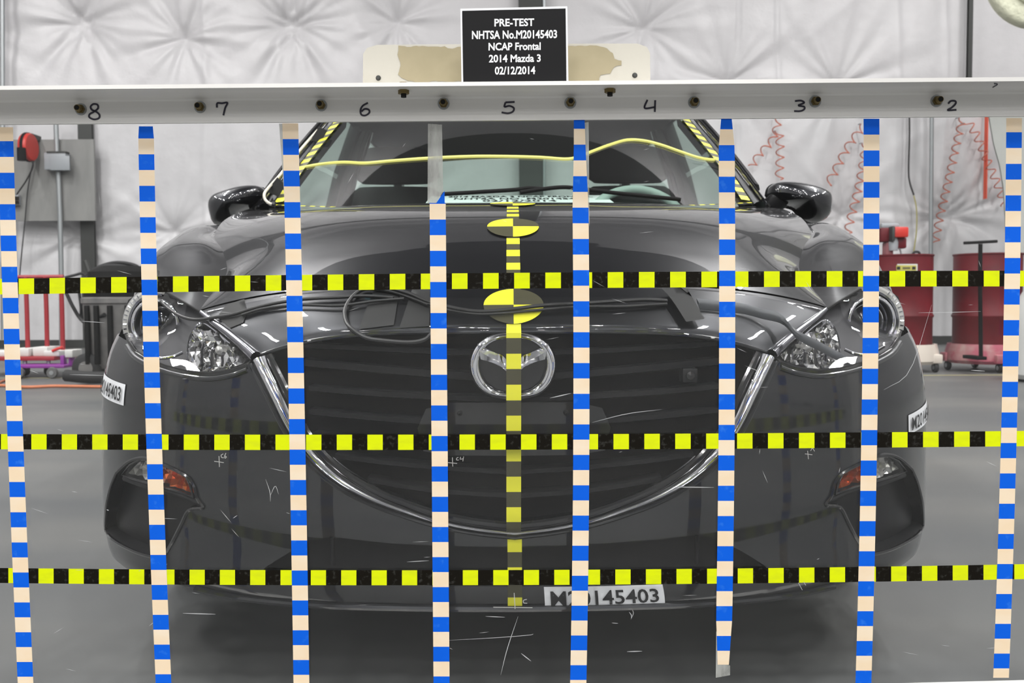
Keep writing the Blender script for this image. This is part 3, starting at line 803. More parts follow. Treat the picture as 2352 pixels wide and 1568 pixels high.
# ---- front fascia surface S(s, z): plan curve (arc length s) x height
_pl = spline([(0, 1.555), (0.15, 1.559), (0.30, 1.572), (0.45, 1.597), (0.58, 1.634), (0.68, 1.682), (0.755, 1.745), (0.815, 1.830), (0.855, 1.940), (0.876, 2.06), (0.885, 2.20)], 400)
_sl = np.r_[0, np.cumsum(np.linalg.norm(np.diff(_pl, axis=0), axis=1))]
SEND = float(np.interp(2.11, _pl[:, 1], _sl))
_plf = sm(_sl[::8].tolist() + [_sl[-1]], np.concatenate([_pl[::8], _pl[-1:]]))
_kx = sm([0.10, 0.16, 0.20, 0.25, 0.35, 0.46, 0.52, 0.56, 0.60, 0.645, 0.68, 0.72, 0.80], [0.92, 0.958, 0.986, 0.999, 1.0, 1.0, 0.997, 0.990, 0.980, 0.961, 0.942, 0.92, 0.87])
_ln = sm([0.10, 0.17, 0.20, 0.25, 0.34, 0.45, 0.56, 0.62, 0.68, 0.74, 0.80], [0.03, 0.008, 0.0, 0.002, -0.004, 0.0, 0.004, 0.014, 0.045, 0.09, 0.14])
def S(s, z):
    sg = -1.0 if s < 0 else 1.0
    p = _plf(np.array(abs(s)))
    return np.array([sg*p[0]*float(_kx(z)), p[1] + float(_ln(z)), z])
_gs = [(a, b) for a in np.linspace(0, 0.98, 50) for b in np.linspace(0.16, 0.74, 30)]
_gp = np.array([proj(S(a, b)) for a, b in _gs])
def Sinv(dx, y):
    px, py = 1180 + dx, y - 0.0045*dx
    i = int(((_gp - np.array([px, py]))**2).sum(1).argmin())
    return newton(S, px, py, *_gs[i])
def SP(dx, y, off=0.0):
    a, b = Sinv(dx, y)
    n = surf_normals(S, [(a, b)], (0, -1, 0))[0]
    return S(a, b) + n*off
def mirror(V):
    V = np.array(V, float).copy(); V[:, 0] *= -1; return V

def both(name, V, Fc, material, parent, normals=None, smooth=True, label=None):
    """one mesh that joins a half and its mirror image"""
    V = np.asarray(V, float); n = len(V)
    VV = np.concatenate([V, mirror(V)])
    FF = [tuple(f) for f in Fc] + [tuple(i+n for i in f)[::-1] for f in Fc]
    NN = None if normals is None else np.concatenate([normals, mirror(normals)])
    return mk(name, VV, FF, material, parent, smooth, normals=NN)

# ---- outlines in pixels from the car's middle
CHR = np.array([(583, 822, 31), (548, 893, 31), (515, 963, 29), (490, 1006, 27), (458, 1047, 25), (420, 1083, 23), (375, 1114, 21),
                (318, 1143, 18), (258, 1166, 16), (180, 1191, 14), (90, 1209, 13), (0, 1219, 13)], float)
chs = spline(CHR, 60)
tg = np.gradient(chs[:, :2], axis=0); tg /= np.linalg.norm(tg, axis=1)[:, None]
nr = np.stack([-tg[:, 1], tg[:, 0]], 1)
if nr[10][0] < 0: nr = -nr
outer_px = chs[:, :2] + nr*(chs[:, 2:3]/2 + 9)
outer_px[-1] = (0, outer_px[-1][1])
LENS_LO = [(612, 834), (646, 846), (698, 854), (750, 849), (801, 836), (836, 822), (868, 803), (886, 778), (895, 750)]
LENS_UP = [(893, 716), (882, 686), (856, 668), (795, 668), (722, 711), (640, 768), (590, 815)]
INTAKE = [(0, 1258), (280, 1247), (425, 1230), (462, 1238), (520, 1266), (575, 1300), (590, 1318), (480, 1330), (250, 1342), (0, 1346)]
POD = [(912, 1080), (885, 1056), (855, 1047), (828, 1053), (762, 1084), (738, 1108), (728, 1142), (716, 1162), (748, 1168), (766, 1200), (790, 1246), (812, 1274), (850, 1270), (890, 1254), (925, 1232), (938, 1210), (937, 1165), (926, 1115)]

hole_sz = [Sinv(*p) for p in POD]
out = [Sinv(*p) for p in ((0, 1396), (150, 1395), (300, 1392), (420, 1388), (510, 1382), (600, 1373), (670, 1362), (735, 1347), (820, 1328), (885, 1306), (918, 1288))]
out += [(SEND-0.12, 0.20), (SEND, 0.205), (SEND, 0.645)]
lo = [Sinv(*p) for p in LENS_LO]
out += [(SEND-0.06, 0.652)] + lo[::-1]
out += [Sinv(*p) for p in outer_px[1:-1]] + [(0.0, Sinv(*outer_px[-1])[1])]
itk = [Sinv(*p) for p in INTAKE]
itk[0] = (0.0, itk[0][1]); itk[-1] = (0.0, itk[-1][1])
out += itk
out[0] = (0.0, out[0][1])
v2, f2 = cdt(out, [hole_sz], 0.016)
V = np.array([S(a, b) for a, b in v2]); N = surf_normals(S, v2, (0, -1, 0))
for i, (a, b) in enumerate(v2):
    if a > 0.75: # wrap-round normals
        n = N[i]; N[i] = n if n[0] > -0.2 else -n
bumper = both('front_bumper', V, f2, PAINT, car, N)

def pocket(name, loop_sz, depth, material, parent, sgn=1, inset=0.0, fill_step=0.02, mirror_too=False):
    """recess behind a hole: walls and floor"""
    lp = []
    for i in range(len(loop_sz)):
        a = np.array(loop_sz[i]); b = np.array(loop_sz[(i+1) % len(loop_sz)])
        k = max(1, int(np.linalg.norm(b-a)/0.02)); lp += [a + (b-a)*j/k for j in range(k)]
    c = np.mean(lp, 0)
    T = np.array([S(*p) + np.array([0, 0.001, 0]) for p in lp])
    lp2 = [c + (p-c)*(1-inset) for p in lp]
    Bm = np.array([S(*p) + np.array([-0.25*depth*(1 if S(*p)[0] > 0.6 else 0), depth, 0]) for p in lp2])
    n = len(lp)
    vv = list(T) + list(Bm); ff = [(i, (i+1) % n, n+(i+1) % n, n+i) for i in range(n)]
    v3, f3 = cdt([tuple(p) for p in lp2], [], fill_step)
    o = len(vv)
    vv += [S(*p) + np.array([-0.25*depth*(1 if S(*p)[0] > 0.6 else 0), depth, 0]) for p in v3]
    ff += [tuple(i+o for i in f) for f in f3]
    vv = np.array(vv)
    if mirror_too: return both(name, vv, ff, material, parent)
    if sgn < 0: vv = mirror(vv)
    return mk(name, vv, ff, material, parent, True, flat_angle=35)

pocket('lower_intake', itk, 0.05, PLASTIC, bumper, inset=0.02, mirror_too=True)
# intake frame lines
m = MB()
for sg in (1, -1):
    P = np.array([SP(dx, y, -0.004) for dx, y in ((430, 1244), (430, 1275), (430, 1308))]); P[:, 0] *= sg; P[:, 1] += 0.03
    m.tube(P, 0.004, 6)
m.build('intake_rib', PLASTIC, bumper)
# lower lip with a rounded edge
lipp = [SP(dx, y, 0.002) for dx, y in ((0, 1396), (150, 1395), (300, 1392), (420, 1388), (510, 1382), (600, 1373), (670, 1362), (735, 1347))]
lipp = spline(lipp, 30); lip = np.concatenate([mirror(lipp[::-1])[:-1], lipp])
m = MB(); m.tube(lip, 0.006, 8); m.build('lip_edge', PAINT, bumper)
# undertray behind the lip
g = []
for k, yy in enumerate((0.0, 0.25, 0.55, 0.95)):
    g.append([p + np.array([0, yy, -0.006 + (0.0, 0.012, 0.02, 0.02)[k]]) for p in lip])
m = MB(); m.grid(g); m.build('undertray', PLASTIC, bumper)

# fog lamp pockets with turn signals
LAMP = [(903, 1086), (884, 1062), (860, 1050), (836, 1052), (800, 1066), (757, 1088), (748, 1108), (741, 1138), (780, 1124), (835, 1110), (880, 1097)]
for sg in (1, -1):
    pk = pocket('fog_lamp_pocket', hole_sz, 0.035, PLASTIC, bumper, sg, 0.06)
    P = np.array([SP(*p, 0.001) for p in POD]); P[:, 0] *= sg
    m = MB(); m.tube(spline(np.concatenate([P, P[:1]]), 80)[:-1], 0.0035, 6, closed=True); m.build('pocket_rim', GLOSSBLK, pk)
    lamp_sz = [Sinv(*p) for p in LAMP]
    v3, f3 = cdt(lamp_sz, [], 0.009)
    bez = []
    for a, b in v3:
        p = S(a, b); bez.append(p + np.array([-0.006, 0.026 + 0.010*random.uniform(-1, 1), 0]))
    bez = np.array(bez); bez[:, 0] *= sg
    tl = mk('turn_signal', bez, f3 if sg > 0 else [f[::-1] for f in f3], [LIGHTROSE, CLEARLAMP], car, False,
            [1 if np.mean([v3[i][0] for i in f]) > Sinv(829, 1080)[0] else 0 for f in f3])
    Lv = np.array([S(a, b) + np.array([0, 0.002, 0]) for a, b in v3]); Lv[:, 0] *= sg
    Nn = surf_normals(S, v3, (0, -1, 0)); Nn[:, 0] *= sg
    mk('lens', Lv, f3 if sg > 0 else [f[::-1] for f in f3], LENS, tl, True)
    P = np.array([SP(*p, -0.002) for p in LAMP]); P[:, 0] *= sg
    m = MB(); m.tube(np.concatenate([P]), 0.003, 6, closed=True); m.build('lens_rim', GLOSSBLK, tl)
    P = np.array([SP(*p, -0.004) for p in ((900, 1094), (840, 1116), (780, 1131), (735, 1150), (718, 1160))]); P[:, 0] *= sg
    m = MB(); m.tube(spline(P, 20), np.linspace(0.006, 0.004, 20), 8); m.build('divider', PLASTIC, pk)

# ---- hood and nose: rows of (centre, edge)
def cz(Y, y): return (Y, U(1180, y, Y)[2])
HR = []   # (Yc, zc, xe, Ye, ze, p)
def hrow(c, e, p):
    q = UD(*e); HR.append((c[0], c[1], q[0], q[1], q[2], p))
hrow(cz(1.556, 761), (582, 812, 1.615), 4.2)
hrow(cz(1.562, 742), (608, 792, 1.640), 4.0)
hrow(cz(1.600, 703), (652, 758, 1.685), 3.8)
hrow(cz(1.650, 662), (700, 724, 1.745), 3.6)
hrow(cz(1.668, 651), (720, 710, 1.775), 3.5)
hrow(cz(1.780, 571), (684, 660, 1.880), 3.8)
hrow((1.90, 0.857), (657, 620, 2.00), 4.2)
hrow((2.05, 0.899), (668, 570, 2.15), 4.2)
hrow((2.22, 0.929), (685, 540, 2.30), 4.2)
hrow((2.45, 0.950), (665, 505, 2.50), 4.2)
hrow((2.62, 0.962), (625, 484, 2.68), 2.6)
hrow((2.74, 0.966), (590, 478, 2.84), 2.6)
HF = sm(np.arange(len(HR)), np.array(HR))
def Hs(r, f):
    c = HF(np.array(float(r)))
    a = abs(f); k = 1 - a**c[5]
    return np.array([c[2]*f, c[0] + (c[3]-c[0])*a**2, c[4] + (c[1]-c[4])*k])
def hood_patch(name, r0, r1, nr_, nf, material, parent, f0=-1, f1=1, off=0.0):
    rs = np.linspace(r0, r1, nr_); fs = np.linspace(f0, f1, nf)
    P = np.array([[Hs(r, f) for f in fs] for r in rs])
    ab = [(r, f) for r in rs for f in fs]
    N = surf_normals(Hs, [(min(max(r, 1e-3), len(HR)-1.001), f) for r, f in ab], (0, -0.5, 1))
    b = nf
    Fc = [(i*b+j, i*b+j+1, (i+1)*b+j+1, (i+1)*b+j) for i in range(nr_-1) for j in range(nf-1)]
    return mk(name, P.reshape(-1, 3) + N*off, Fc, material, parent, True, normals=N)
hood_patch('nose_panel', 0.0, 3.96, 40, 61, PAINT, bumper)
hood = hood_patch('hood', 4.06, len(HR)-1, 70, 71, PAINT, car)
hood_patch('hood_gap', 3.5, 4.6, 12, 41, GAP, hood, off=-0.008)
# nose under-edge into the grille
e0 = np.array([Hs(0, f) for f in np.linspace(-1, 1, 61)])
m = MB(); m.grid([e0, e0 + np.array([0, 0.004, -0.004]), e0 + np.array([0, 0.06, -0.006])]); m.build('nose_lip', PAINT, bumper)
m = MB(); m.tube(e0 + np.array([0, 0.002, -0.001]), 0.0035, 8); m.build('nose_edge', PAINT, bumper)

# ---- fenders
def fend(sg):
    rows = []
    def pt(*a): return UD(*a)
    R = [
     [pt(720, 710, 1.775), pt(745, 697, 1.80), pt(775, 682, 1.84), pt(800, 672, 1.88), pt(815, 670, 1.90), pt(822, 670, 1.91)],
     [pt(684, 660, 1.88), pt(730, 646, 1.90), pt(775, 648, 1.925), pt(822, 656, 1.955), pt(845, 663, 1.97), pt(856, 667, 1.98)],
     [pt(657, 620, 2.0), pt(705, 606, 2.01), pt(760, 606, 2.03), pt(812, 618, 2.05), pt(848, 640, 2.06), pt(872, 680, 2.05)],
     [pt(668, 570, 2.15), pt(710, 554, 2.17), pt(755, 553, 2.19), pt(795, 562, 2.20), pt(828, 590, 2.20), (0.872, 2.20, 0.70)],
     [pt(685, 540, 2.30), (0.765, 2.36, 0.868), (0.805, 2.40, 0.888), (0.842, 2.42, 0.884), (0.868, 2.42, 0.845), (0.889, 2.42, 0.70)],
     [pt(665, 505, 2.50), (0.79, 2.56, 0.900), (0.82, 2.60, 0.910), (0.848, 2.62, 0.903), (0.872, 2.62, 0.865), (0.894, 2.62, 0.70)],
     [pt(625, 484, 2.68), (0.80, 2.74, 0.936), (0.835, 2.80, 0.934), (0.855, 2.82, 0.920), (0.877, 2.82, 0.87), (0.896, 2.82, 0.70)],
     [pt(590, 478, 2.84), (0.80, 2.92, 0.975), (0.838, 2.98, 0.962), (0.86, 3.0, 0.938), (0.880, 3.0, 0.87), (0.897, 3.0, 0.70)]]
    R = [[np.array(q, float) for q in row] for row in R]
    for row in R:
        l = row[-1]; row.append(np.array([min(0.897, l[0]+0.004) if l[2] > 0.69 and l[1] > 2.1 else l[0], l[1]+0.0, l[2]-0.10 if l[1] > 2.03 else l[2]]))
    A = np.array(R)                                   # rows x cols x 3
    rr = np.linspace(0, A.shape[0]-1, 64); cc = np.linspace(0, A.shape[1]-1, 50)
    B = sm(np.arange(A.shape[0]), A.reshape(A.shape[0], -1))(rr).reshape(64, A.shape[1], 3)
    Cc = np.array([sm(np.arange(A.shape[1]), b)(cc) for b in B])
    Cc[..., 0] *= sg
    m = MB(); m.grid(Cc)
    o = m.build('fender', PAINT, car, angle=180)
    return o
fenders = {sg: fend(sg) for sg in (1, -1)}

# ---- headlights
def headlight(sg):
    pts = LENS_LO + LENS_UP
    val = [SP(*p)[1] - 0.001 for p in LENS_LO] + [2.01, 2.02, 1.98, 1.878, 1.775, 1.69, 1.625]
    LD = tps(np.array(pts)/100.0, val)
    D = lambda dx, y: float(LD(np.array([dx, y])/100.0))
    def at(dx, y, off):
        p = UD(dx, y, D(dx, y) + off); p[0] *= sg; return p
    ring = spline(pts + pts[:1], 90)[:-1]
    # sharp corners stay, lens patch
    v3, f3 = cdt([tuple(p) for p in pts], [], 11)
    c = np.mean(pts, 0)
    bez = np.array([at(c[0] + (x-c[0])*0.965, c[1] + (y-c[1])*0.95, 0.055 if 1 else 0) for x, y in v3])
    n = len(v3)
    fo = [f if sg < 0 else f[::-1] for f in f3]
    hl = mk('headlight', bez, fo, BEZEL, car, True)
    edge = []
    for i in range(len(pts)):
        a, b = np.array(pts[i]), np.array(pts[(i+1) % len(pts)])
        k = max(1, int(np.linalg.norm(b-a)/10)); edge += [a + (b-a)*j/k for j in range(k)]
    W0 = [at(x, y, 0.002) for x, y in edge]; W1 = [at(c[0] + (x-c[0])*0.965, c[1] + (y-c[1])*0.95, 0.056) for x, y in edge]
    k = len(edge)
    mk('housing', W0 + W1, [(i, (i+1) % k, k+(i+1) % k, k+i) for i in range(k)], BEZEL, hl, True)
    lv = np.array([at(x, y, 0.0) for x, y in v3])
    mk('lens', lv, fo, LENS, hl, True)
    m = MB(); m.tube(W0, 0.0022, 6, closed=True); m.build('lens_seal', GAP, hl)
    # projector: ring, bowl and glass ball
    pc = at(815, 741, 0.04); pr = 0.0475
    ax = np.array([0.14*sg, -1, 0.03]); ax /= np.linalg.norm(ax)
    ux = np.cross(ax, (0, 0, 1)); ux /= np.linalg.norm(ux); uz = np.cross(ux, ax)
    def circ(r, o, k=48, a0=0, a1=2*math.pi, closed=True, dc=(0, 0)):
        t = np.linspace(a0, a1, k, endpoint=not closed)
        return np.array([pc + ux*(r*math.cos(q)+dc[0]) + uz*(r*math.sin(q)+dc[1]) + ax*o for q in t])
    m = MB(); m.tube(circ(pr, 0.012), 0.0042, 10, closed=True); m.build('projector_ring', CHROME, hl)
    m = MB(); m.grid([circ(pr*q, o, closed=False) for q, o in ((1.0, 0.008), (0.9, -0.004), (0.78, -0.012), (0.70, -0.014))]); m.build('projector_bowl', DARKCHROME, hl)
    m = MB(); m.tube(circ(pr*0.72, -0.006), 0.0016, 8, closed=True); m.build('inner_ring', CHROME, hl)
    m = MB(); m.grid([circ(pr*0.70*math.cos(q), -0.010 + 0.022*math.sin(q), closed=False) for q in np.linspace(0, 1.5, 8)]); m.build('projector_glass', GLOSSBLK, hl)
    so = 1 if sg > 0 else -1
    sgx = 1 if ux[0]*sg > 0 else -1                     # direction of ux that points outboard
    a_mid = 0 if sgx > 0 else math.pi
    for rr, wd, mt, nm in ((pr*1.28, 0.005, DARKCHROME, 'outer_arc'), (pr*1.52, 0.0035, REFLECTOR, 'outer_arc'), (pr*1.40, 0.007, CLEARLAMP, 'daylight_arc')):
        m = MB(); m.tube(circ(rr, 0.002, 40, a_mid-1.75, a_mid+1.75, False), wd, 8); m.build(nm, mt, hl)
    for q in np.linspace(-0.95, 0.95, 15):             # ribbed daylight strip
        t = a_mid + q
        p0 = pc + ux*pr*1.33*math.cos(t) + uz*pr*1.33*math.sin(t) + ax*0.008
        p1 = pc + ux*pr*1.47*math.cos(t) + uz*pr*1.47*math.sin(t) + ax*0.008
        m = MB(); m.tube([p0, p1], 0.0018, 6); m.build('rib', CHROME, hl)
    m = MB(); m.tube(spline([at(760, 806, 0.03), at(785, 816, 0.03), at(815, 818, 0.03), at(850, 800, 0.035)], 20), 0.003, 8); m.build('trim_line', CHROME, hl)
    # faceted inner reflector
    RP = [(746, 846), (748, 800), (738, 758), (716, 738), (690, 752), (650, 786), (612, 818), (622, 832), (660, 845), (700, 850)]
    v4, f4 = cdt(RP, [], 12)
    rv = np.array([at(x, y, 0.030 + random.uniform(-0.014, 0.016)) for x, y in v4])
    mk('reflector', rv, [f if sg < 0 else f[::-1] for f in f4], REFLECTOR, hl, False)
    for k2, x in enumerate((640, 668, 692, 716)):
        m = MB(); m.tube([at(x, 846 - 0.4*abs(690-x), 0.024), at(x, 806, 0.02), at(x-6, 785 + 0.2*(716-x), 0.03)], 0.0035, 6); m.build('reflector_fin', DARKCHROME if k2 % 2 else REFLECTOR, hl)
    bc = at(672, 800, 0.02)
    m = MB(); m.lathe([(0, -0.016), (0.007, -0.013), (0.010, -0.004), (0.010, 0.006)], bc, 'y', 18); m.build('bulb', CLEARLAMP, hl)
    m = MB(); m.tube(spline([at(*p, 0.028) for p in RP[:6]], 40), 0.0022, 6); m.build('reflector_rim', CHROME, hl)
    # brow trim below the lens
    P = np.array([SP(dx, y+13, 0.002) for dx, y in LENS_LO[:-1]]); P[:, 0] *= sg
    m = MB(); m.tube(spline(P, 40), 0.0045, 8); m.build('lower_brow', PAINT, hl)
    P = np.array([SP(dx, y+5, -0.003) for dx, y in LENS_LO[:-1]]); P[:, 0] *= sg
    m = MB(); m.tube(spline(P, 40), 0.0055, 8); m.build('lower_seal', GLOSSBLK, hl)
    # bright wing that runs from the grille corner along the lamp
    wing = spline([at(592, 817, -0.010), at(618, 793, -0.010), at(655, 762, -0.010), at(690, 736, -0.008), at(717, 714, -0.004)], 24)
    m = MB(); m.tube(wing, np.linspace(0.0105, 0.0045, 24), 10); m.build('bright_wing', DARKCHROME, hl)
    return hl
for sg in (1, -1): headlight(sg)

# ---- grille
grille = thing('grille', 'x', 'x')
del grille['label'], grille['category']
bpy.data.objects.remove(grille)
gin = chs[:, :2] - nr*(chs[:, 2:3]*0.3)
gl_poly = [(0, 755), (300, 757), (480, 770), (560, 795)] + [tuple(p) for p in chs[:-1, :2]] + [(0, chs[-1][1])]
gsz = [Sinv(*p) for p in gl_poly]; gsz[0] = (0.0, gsz[0][1]); gsz[-1] = (0.0, gsz[-1][1])
v3, f3 = cdt(gsz, [], 0.03)
grille = both('grille', np.array([S(a, b) + np.array([0, 0.085, 0]) for a, b in v3]), f3, MATTBLK, car)
def slat(pts, hpx, name='slat', y_in=0.028):
    C = spline([SP(dx, y) for dx, y in pts], 24)
    C = np.concatenate([mirror(C[::-1])[:-1], C])
    h = hpx*1.58/F
    prof = [(0.045, 0.40*h), (0.004, 0.5*h), (0.0, 0.38*h), (0.0, -0.38*h), (0.004, -0.5*h), (0.045, -0.40*h)]
    m = MB(); m.grid([C + np.array([0, y_in + a, b]) for a, b in prof]); return m.build(name, PLASTIC, grille)
slat([(0, 872), (190, 860), (330, 848), (490, 833)], 20)
slat([(0, 924), (190, 914), (330, 906), (480, 893)], 15)
slat([(0, 985), (190, 973), (330, 963), (480, 948)], 15)
slat([(0, 1092), (140, 1083), (300, 1068), (420, 1052)], 13)
slat([(0, 1147), (140, 1138), (250, 1125), (345, 1108)], 13)
slat([(0, 815), (200, 808), (350, 800), (530, 790)], 14)
slat([(0, 1040), (190, 1030), (330, 1018), (470, 1002)], 13)
# plate carrier panel in the middle
pl = [(0, 926), (150, 926), (205, 940), (225, 985), (212, 1038), (150, 1048), (0, 1050)]
psz = [Sinv(*p) for p in pl]; psz[0] = (0.0, psz[0][1]); psz[-1] = (0.0, psz[-1][1])
v3, f3 = cdt(psz, [], 0.03)
both('plate_carrier', np.array([S(a, b) + np.array([0, 0.014, 0]) for a, b in v3]), f3, GLOSSBLK, grille, surf_normals(S, v3, (0, -1, 0)))
for sx in (-127, 121):
    p = SP(abs(sx), 950); p[0] *= (1 if sx > 0 else -1)
    m = MB(); m.lathe([(0.002, 0.008), (0.0045, 0.010), (0.0045, 0.02)], p, 'y', 14); m.build('carrier_hole', GAP, grille)
# small sensor box at the right of the grille
p = SP(408, 865)
m = MB(); m.box(p[0]-0.013, p[0]+0.013, p[1]+0.01, p[1]+0.05, p[2]-0.012, p[2]+0.012, 0.002); sb = m.build('sensor_box', PLASTIC, grille)
m = MB(); m.lathe([(0, 0.004), (0.007, 0.006), (0.008, 0.012)], p, 'y', 16); m.build('sensor_eye', GLOSSBLK, sb)
# chrome surround
C = np.array([S(*Sinv(p[0], p[1])) for p in chs]); Nn = surf_normals(S, [Sinv(p[0], p[1]) for p in chs], (0, -1, 0))
C[-1][0] = 0
T = np.gradient(C, axis=0); T /= np.linalg.norm(T, axis=1)[:, None]
Bn = np.cross(T, Nn); Bn /= np.linalg.norm(Bn, axis=1)[:, None]
wv = chs[:, 2]*1.58/F
Gc = []
for t, h in ((-1.0, -0.02), (-1.0, 0.004), (-0.75, 0.011), (-0.3, 0.0155), (0.1, 0.0145), (0.55, 0.009), (1.0, 0.003), (1.0, -0.02)):
    Gc.append(C + Bn*(wv/2*t)[:, None] + Nn*h)
Gc = np.array(Gc)
m = MB(); m.grid(Gc); Gm = Gc.copy(); Gm[..., 0] *= -1; m.grid(Gm)
chrome = m.build('chrome_surround', CHROME, grille, angle=60)
for t, h, r, mt in ((1.25, -0.004, 0.006, GLOSSBLK), (-1.25, -0.008, 0.007, GLOSSBLK)):
    sgn_t = t if (C[20] + Bn[20]*0.01 - C[20])[2] < 0 else -t
    P = C + Bn*(wv/2*sgn_t)[:, None] + Nn*h
    P[-1][0] = 0
    P = np.concatenate([P, mirror(P[::-1])[1:]])
    m = MB(); m.tube(P, r, 8); m.build('surround_seal', mt, grille)
P = np.array([SP(p[0], p[1], 0.001) for p in outer_px[:-1]] + [SP(0, outer_px[-1][1], 0.001)]); P[-1][0] = 0
P = np.concatenate([P, mirror(P[::-1])[1:]])
m = MB(); m.tube(P, 0.0035, 8); m.build('grille_opening_edge', PAINT, bumper)

# ---- emblem: ring with a winged V
YE = 1.530
def E(px, py, off=0.0): return U(px, py, YE + off)
ex = [(1178, 771), (1205, 773), (1232, 782), (1252, 798), (1264, 822), (1264, 850), (1254, 876), (1238, 893), (1215, 904), (1178, 908)]
lf = [(2356-x, y) for x, y in ex[1:-1]][::-1]
pth = spline(ex + lf + ex[:1], 120)[:-1]
wid = sm([0, 2.2, 4.5, 7.2, 9, 10.8, 13.5, 15.8, 18], [7.0, 9.0, 13.0, 10.5, 7.0, 10.5, 13.0, 9.0, 7.0])(np.linspace(0, 18, 121)[:-1])
tgt = np.roll(pth, -1, 0) - np.roll(pth, 1, 0); tgt /= np.linalg.norm(tgt, axis=1)[:, None]
nn = np.stack([-tgt[:, 1], tgt[:, 0]], 1)
G = []
for t, o in ((-1, 0.010), (-1, 0.002), (-0.6, -0.005), (0.0, -0.0075), (0.6, -0.005), (1, 0.002), (1, 0.010), (-1, 0.010)):
    row = [E(p[0]+q[0]*w*t, p[1]+q[1]*w*t, o) for p, q, w in zip(pth, nn, wid)]
    G.append(row + row[:1])
m = MB(); m.grid(G); emblem = m.build('emblem', CHROME, car, angle=60)
emblem['label'] = 'chrome winged oval badge'
for sx in (1, -1):
    up = [(81, 789), (60, 801), (38, 811), (22, 818), (0, 846)]
    md = [(78, 806), (57, 818), (37, 827), (20, 836), (0, 857)]
    lw = [(74, 825), (55, 830), (37, 837), (20, 848), (0, 868)]
    G = []
    for pts, o in ((up, 0.010), (up, -0.0005), (md, -0.0085), (lw, -0.002), (lw, 0.010)):
        P = spline(pts, 24); G.append([E(1178 + sx*p[0], p[1], o) for p in P])
    m = MB(); m.grid(G); m.build('badge_wing', CHROME, emblem, angle=25)
bk = [E(1178 + (p[0]-1178)*1.13, 838 + (p[1]-838)*1.13, 0.012) for p in pth]
m = MB(); m.prism(bk, (0, 0.045, 0)); m.build('badge_base', GLOSSBLK, emblem)

# ---- windscreen
WE = [UD(556, 471, 2.92), UD(497, 385, 3.14), UD(412, 280, 3.42), UD(386, 249, 3.52)]
WE = sm([0, 0.33, 0.8, 1.0], np.array(WE))
WC = sm([0, 0.5, 1.0], np.array([(0, 2.66, 0.952), (0, 3.03, 1.235), (0, 3.40, 1.462)]))
def W(u, v):
    e = WE(np.array(float(np.clip(v, 0, 1)))); c = WC(np.array(float(np.clip(v, 0, 1)))); a = abs(u)**2.1
    return np.array([e[0]*u, c[1] + (e[1]-c[1])*a, c[2] + (e[2]-c[2])*a])
def wpatch(u0, u1, nu, nv, off=0.0):
    P = np.array([[W(u, v) for u in np.linspace(u0, u1, nu)] for v in np.linspace(0, 1, nv)])
    return P
m = MB(); m.grid(wpatch(-1, 1, 41, 26)); ws = m.build('windscreen', WINDGLASS, car, angle=180)
def Wp(px, py, off=0.0):
    a, b = newton(W, px, py, (px-1180)/480.0, 0.5)
    n = surf_normals(W, [(a, b)], (0, -1, 1))[0]
    return W(a, b) + n*off
# hatched tape along both screen edges
for sg in (1, -1):
    vs = np.linspace(0.02, 0.97, 29); rowsA = []; rowsB = []
    for v in vs:
        wd = 0.036/np.linalg.norm(W(1, v) - W(0.9, v))*0.1
        off = np.array([0, -0.004, 0.004])
        rowsA.append(W(sg*0.985, v) + off); rowsB.append(W(sg*(0.985-wd), v + 0.012) + off)
    m = MB()
    for i in range(len(vs)-1):
        m.add([rowsA[i], rowsB[i], rowsB[i+1], rowsA[i+1]], [(0, 1, 2, 3)], i % 2)
    m.build('hatched_tape', [CARYEL, CARBLK], ws, smooth=False)
# bottom edge tape and thin yellow line
bt = [W(u, 0.0) + np.array([0, -0.004, 0.006]) for u in np.linspace(-0.98, 0.98, 90)]
b2 = [W(u, 0.0) + np.array([0, -0.026, 0.002]) for u in np.linspace(-0.98, 0.98, 90)]
m = MB()
for i in range(89): m.add([bt[i], bt[i+1], b2[i+1], b2[i]], [(0, 1, 2, 3)], i % 2)
m.build('hatched_tape', [CARYEL, CARBLK], ws, smooth=False)
# yellow tape line across the glass
ln = [(688, 388), (740, 379), (790, 375), (840, 377), (900, 372), (985, 366), (1080, 362), (1160, 362), (1240, 364), (1300, 368), (1330, 362), (1360, 350), (1400, 335), (1440, 324), (1480, 326), (1520, 336), (1560, 350), (1610, 366), (1660, 371)]
P = np.array([Wp(x, y, 0.004) for x, y in ln])
Pm = spline(P, 80)
m = MB(); m.grid([Pm + np.array([0, -0.001, 0.0048]), Pm + np.array([0, -0.003, 0]), Pm + np.array([0, -0.001, -0.0048])])
m.build('yellow_line', mat('pale_yellow_tape', (0.80, 0.78, 0.20), 0.5), ws)
# old vehicle paper lying behind the glass on the dash, printed
def Dd(u, v):     # dash top: u across, v from front (0) to back (1)
    return np.array([u*0.70, 2.705 + 0.30*v + 0.18*u*u, 0.958 + 0.050*v - 0.004*u*u])
P = [[Dd(u, v) for u in np.linspace(-1, 1, 21)] for v in np.linspace(-0.1, 1, 9)] + [[Dd(u, 1) + np.array([0, 0.03, -0.03]) for u in np.linspace(-1, 1, 21)], [Dd(u, 1) + np.array([0, 0.05, -0.25]) for u in np.linspace(-1, 1, 21)]]
m = MB(); m.grid(P); m.build('dashboard', DASH, car)
def Dp(px, py, off=0.0):
    a, b = newton(Dd, px, py, (px-1180)/500.0, 0.5)
    return Dd(a, b) + np.array([0, 0, off])
q = [Dp(978, 469, 0.004), Dp(1410, 468.5, 0.004), Dp(1388, 451, 0.004), Dp(992, 452, 0.004)]
m = MB(); m.prism(q, (0, 0, 0.0008)); pp = tag(m.build('dash_paper', WHITEP, smooth=False), 'white printed sheet lying on the dashboard behind the windscreen', 'paper')
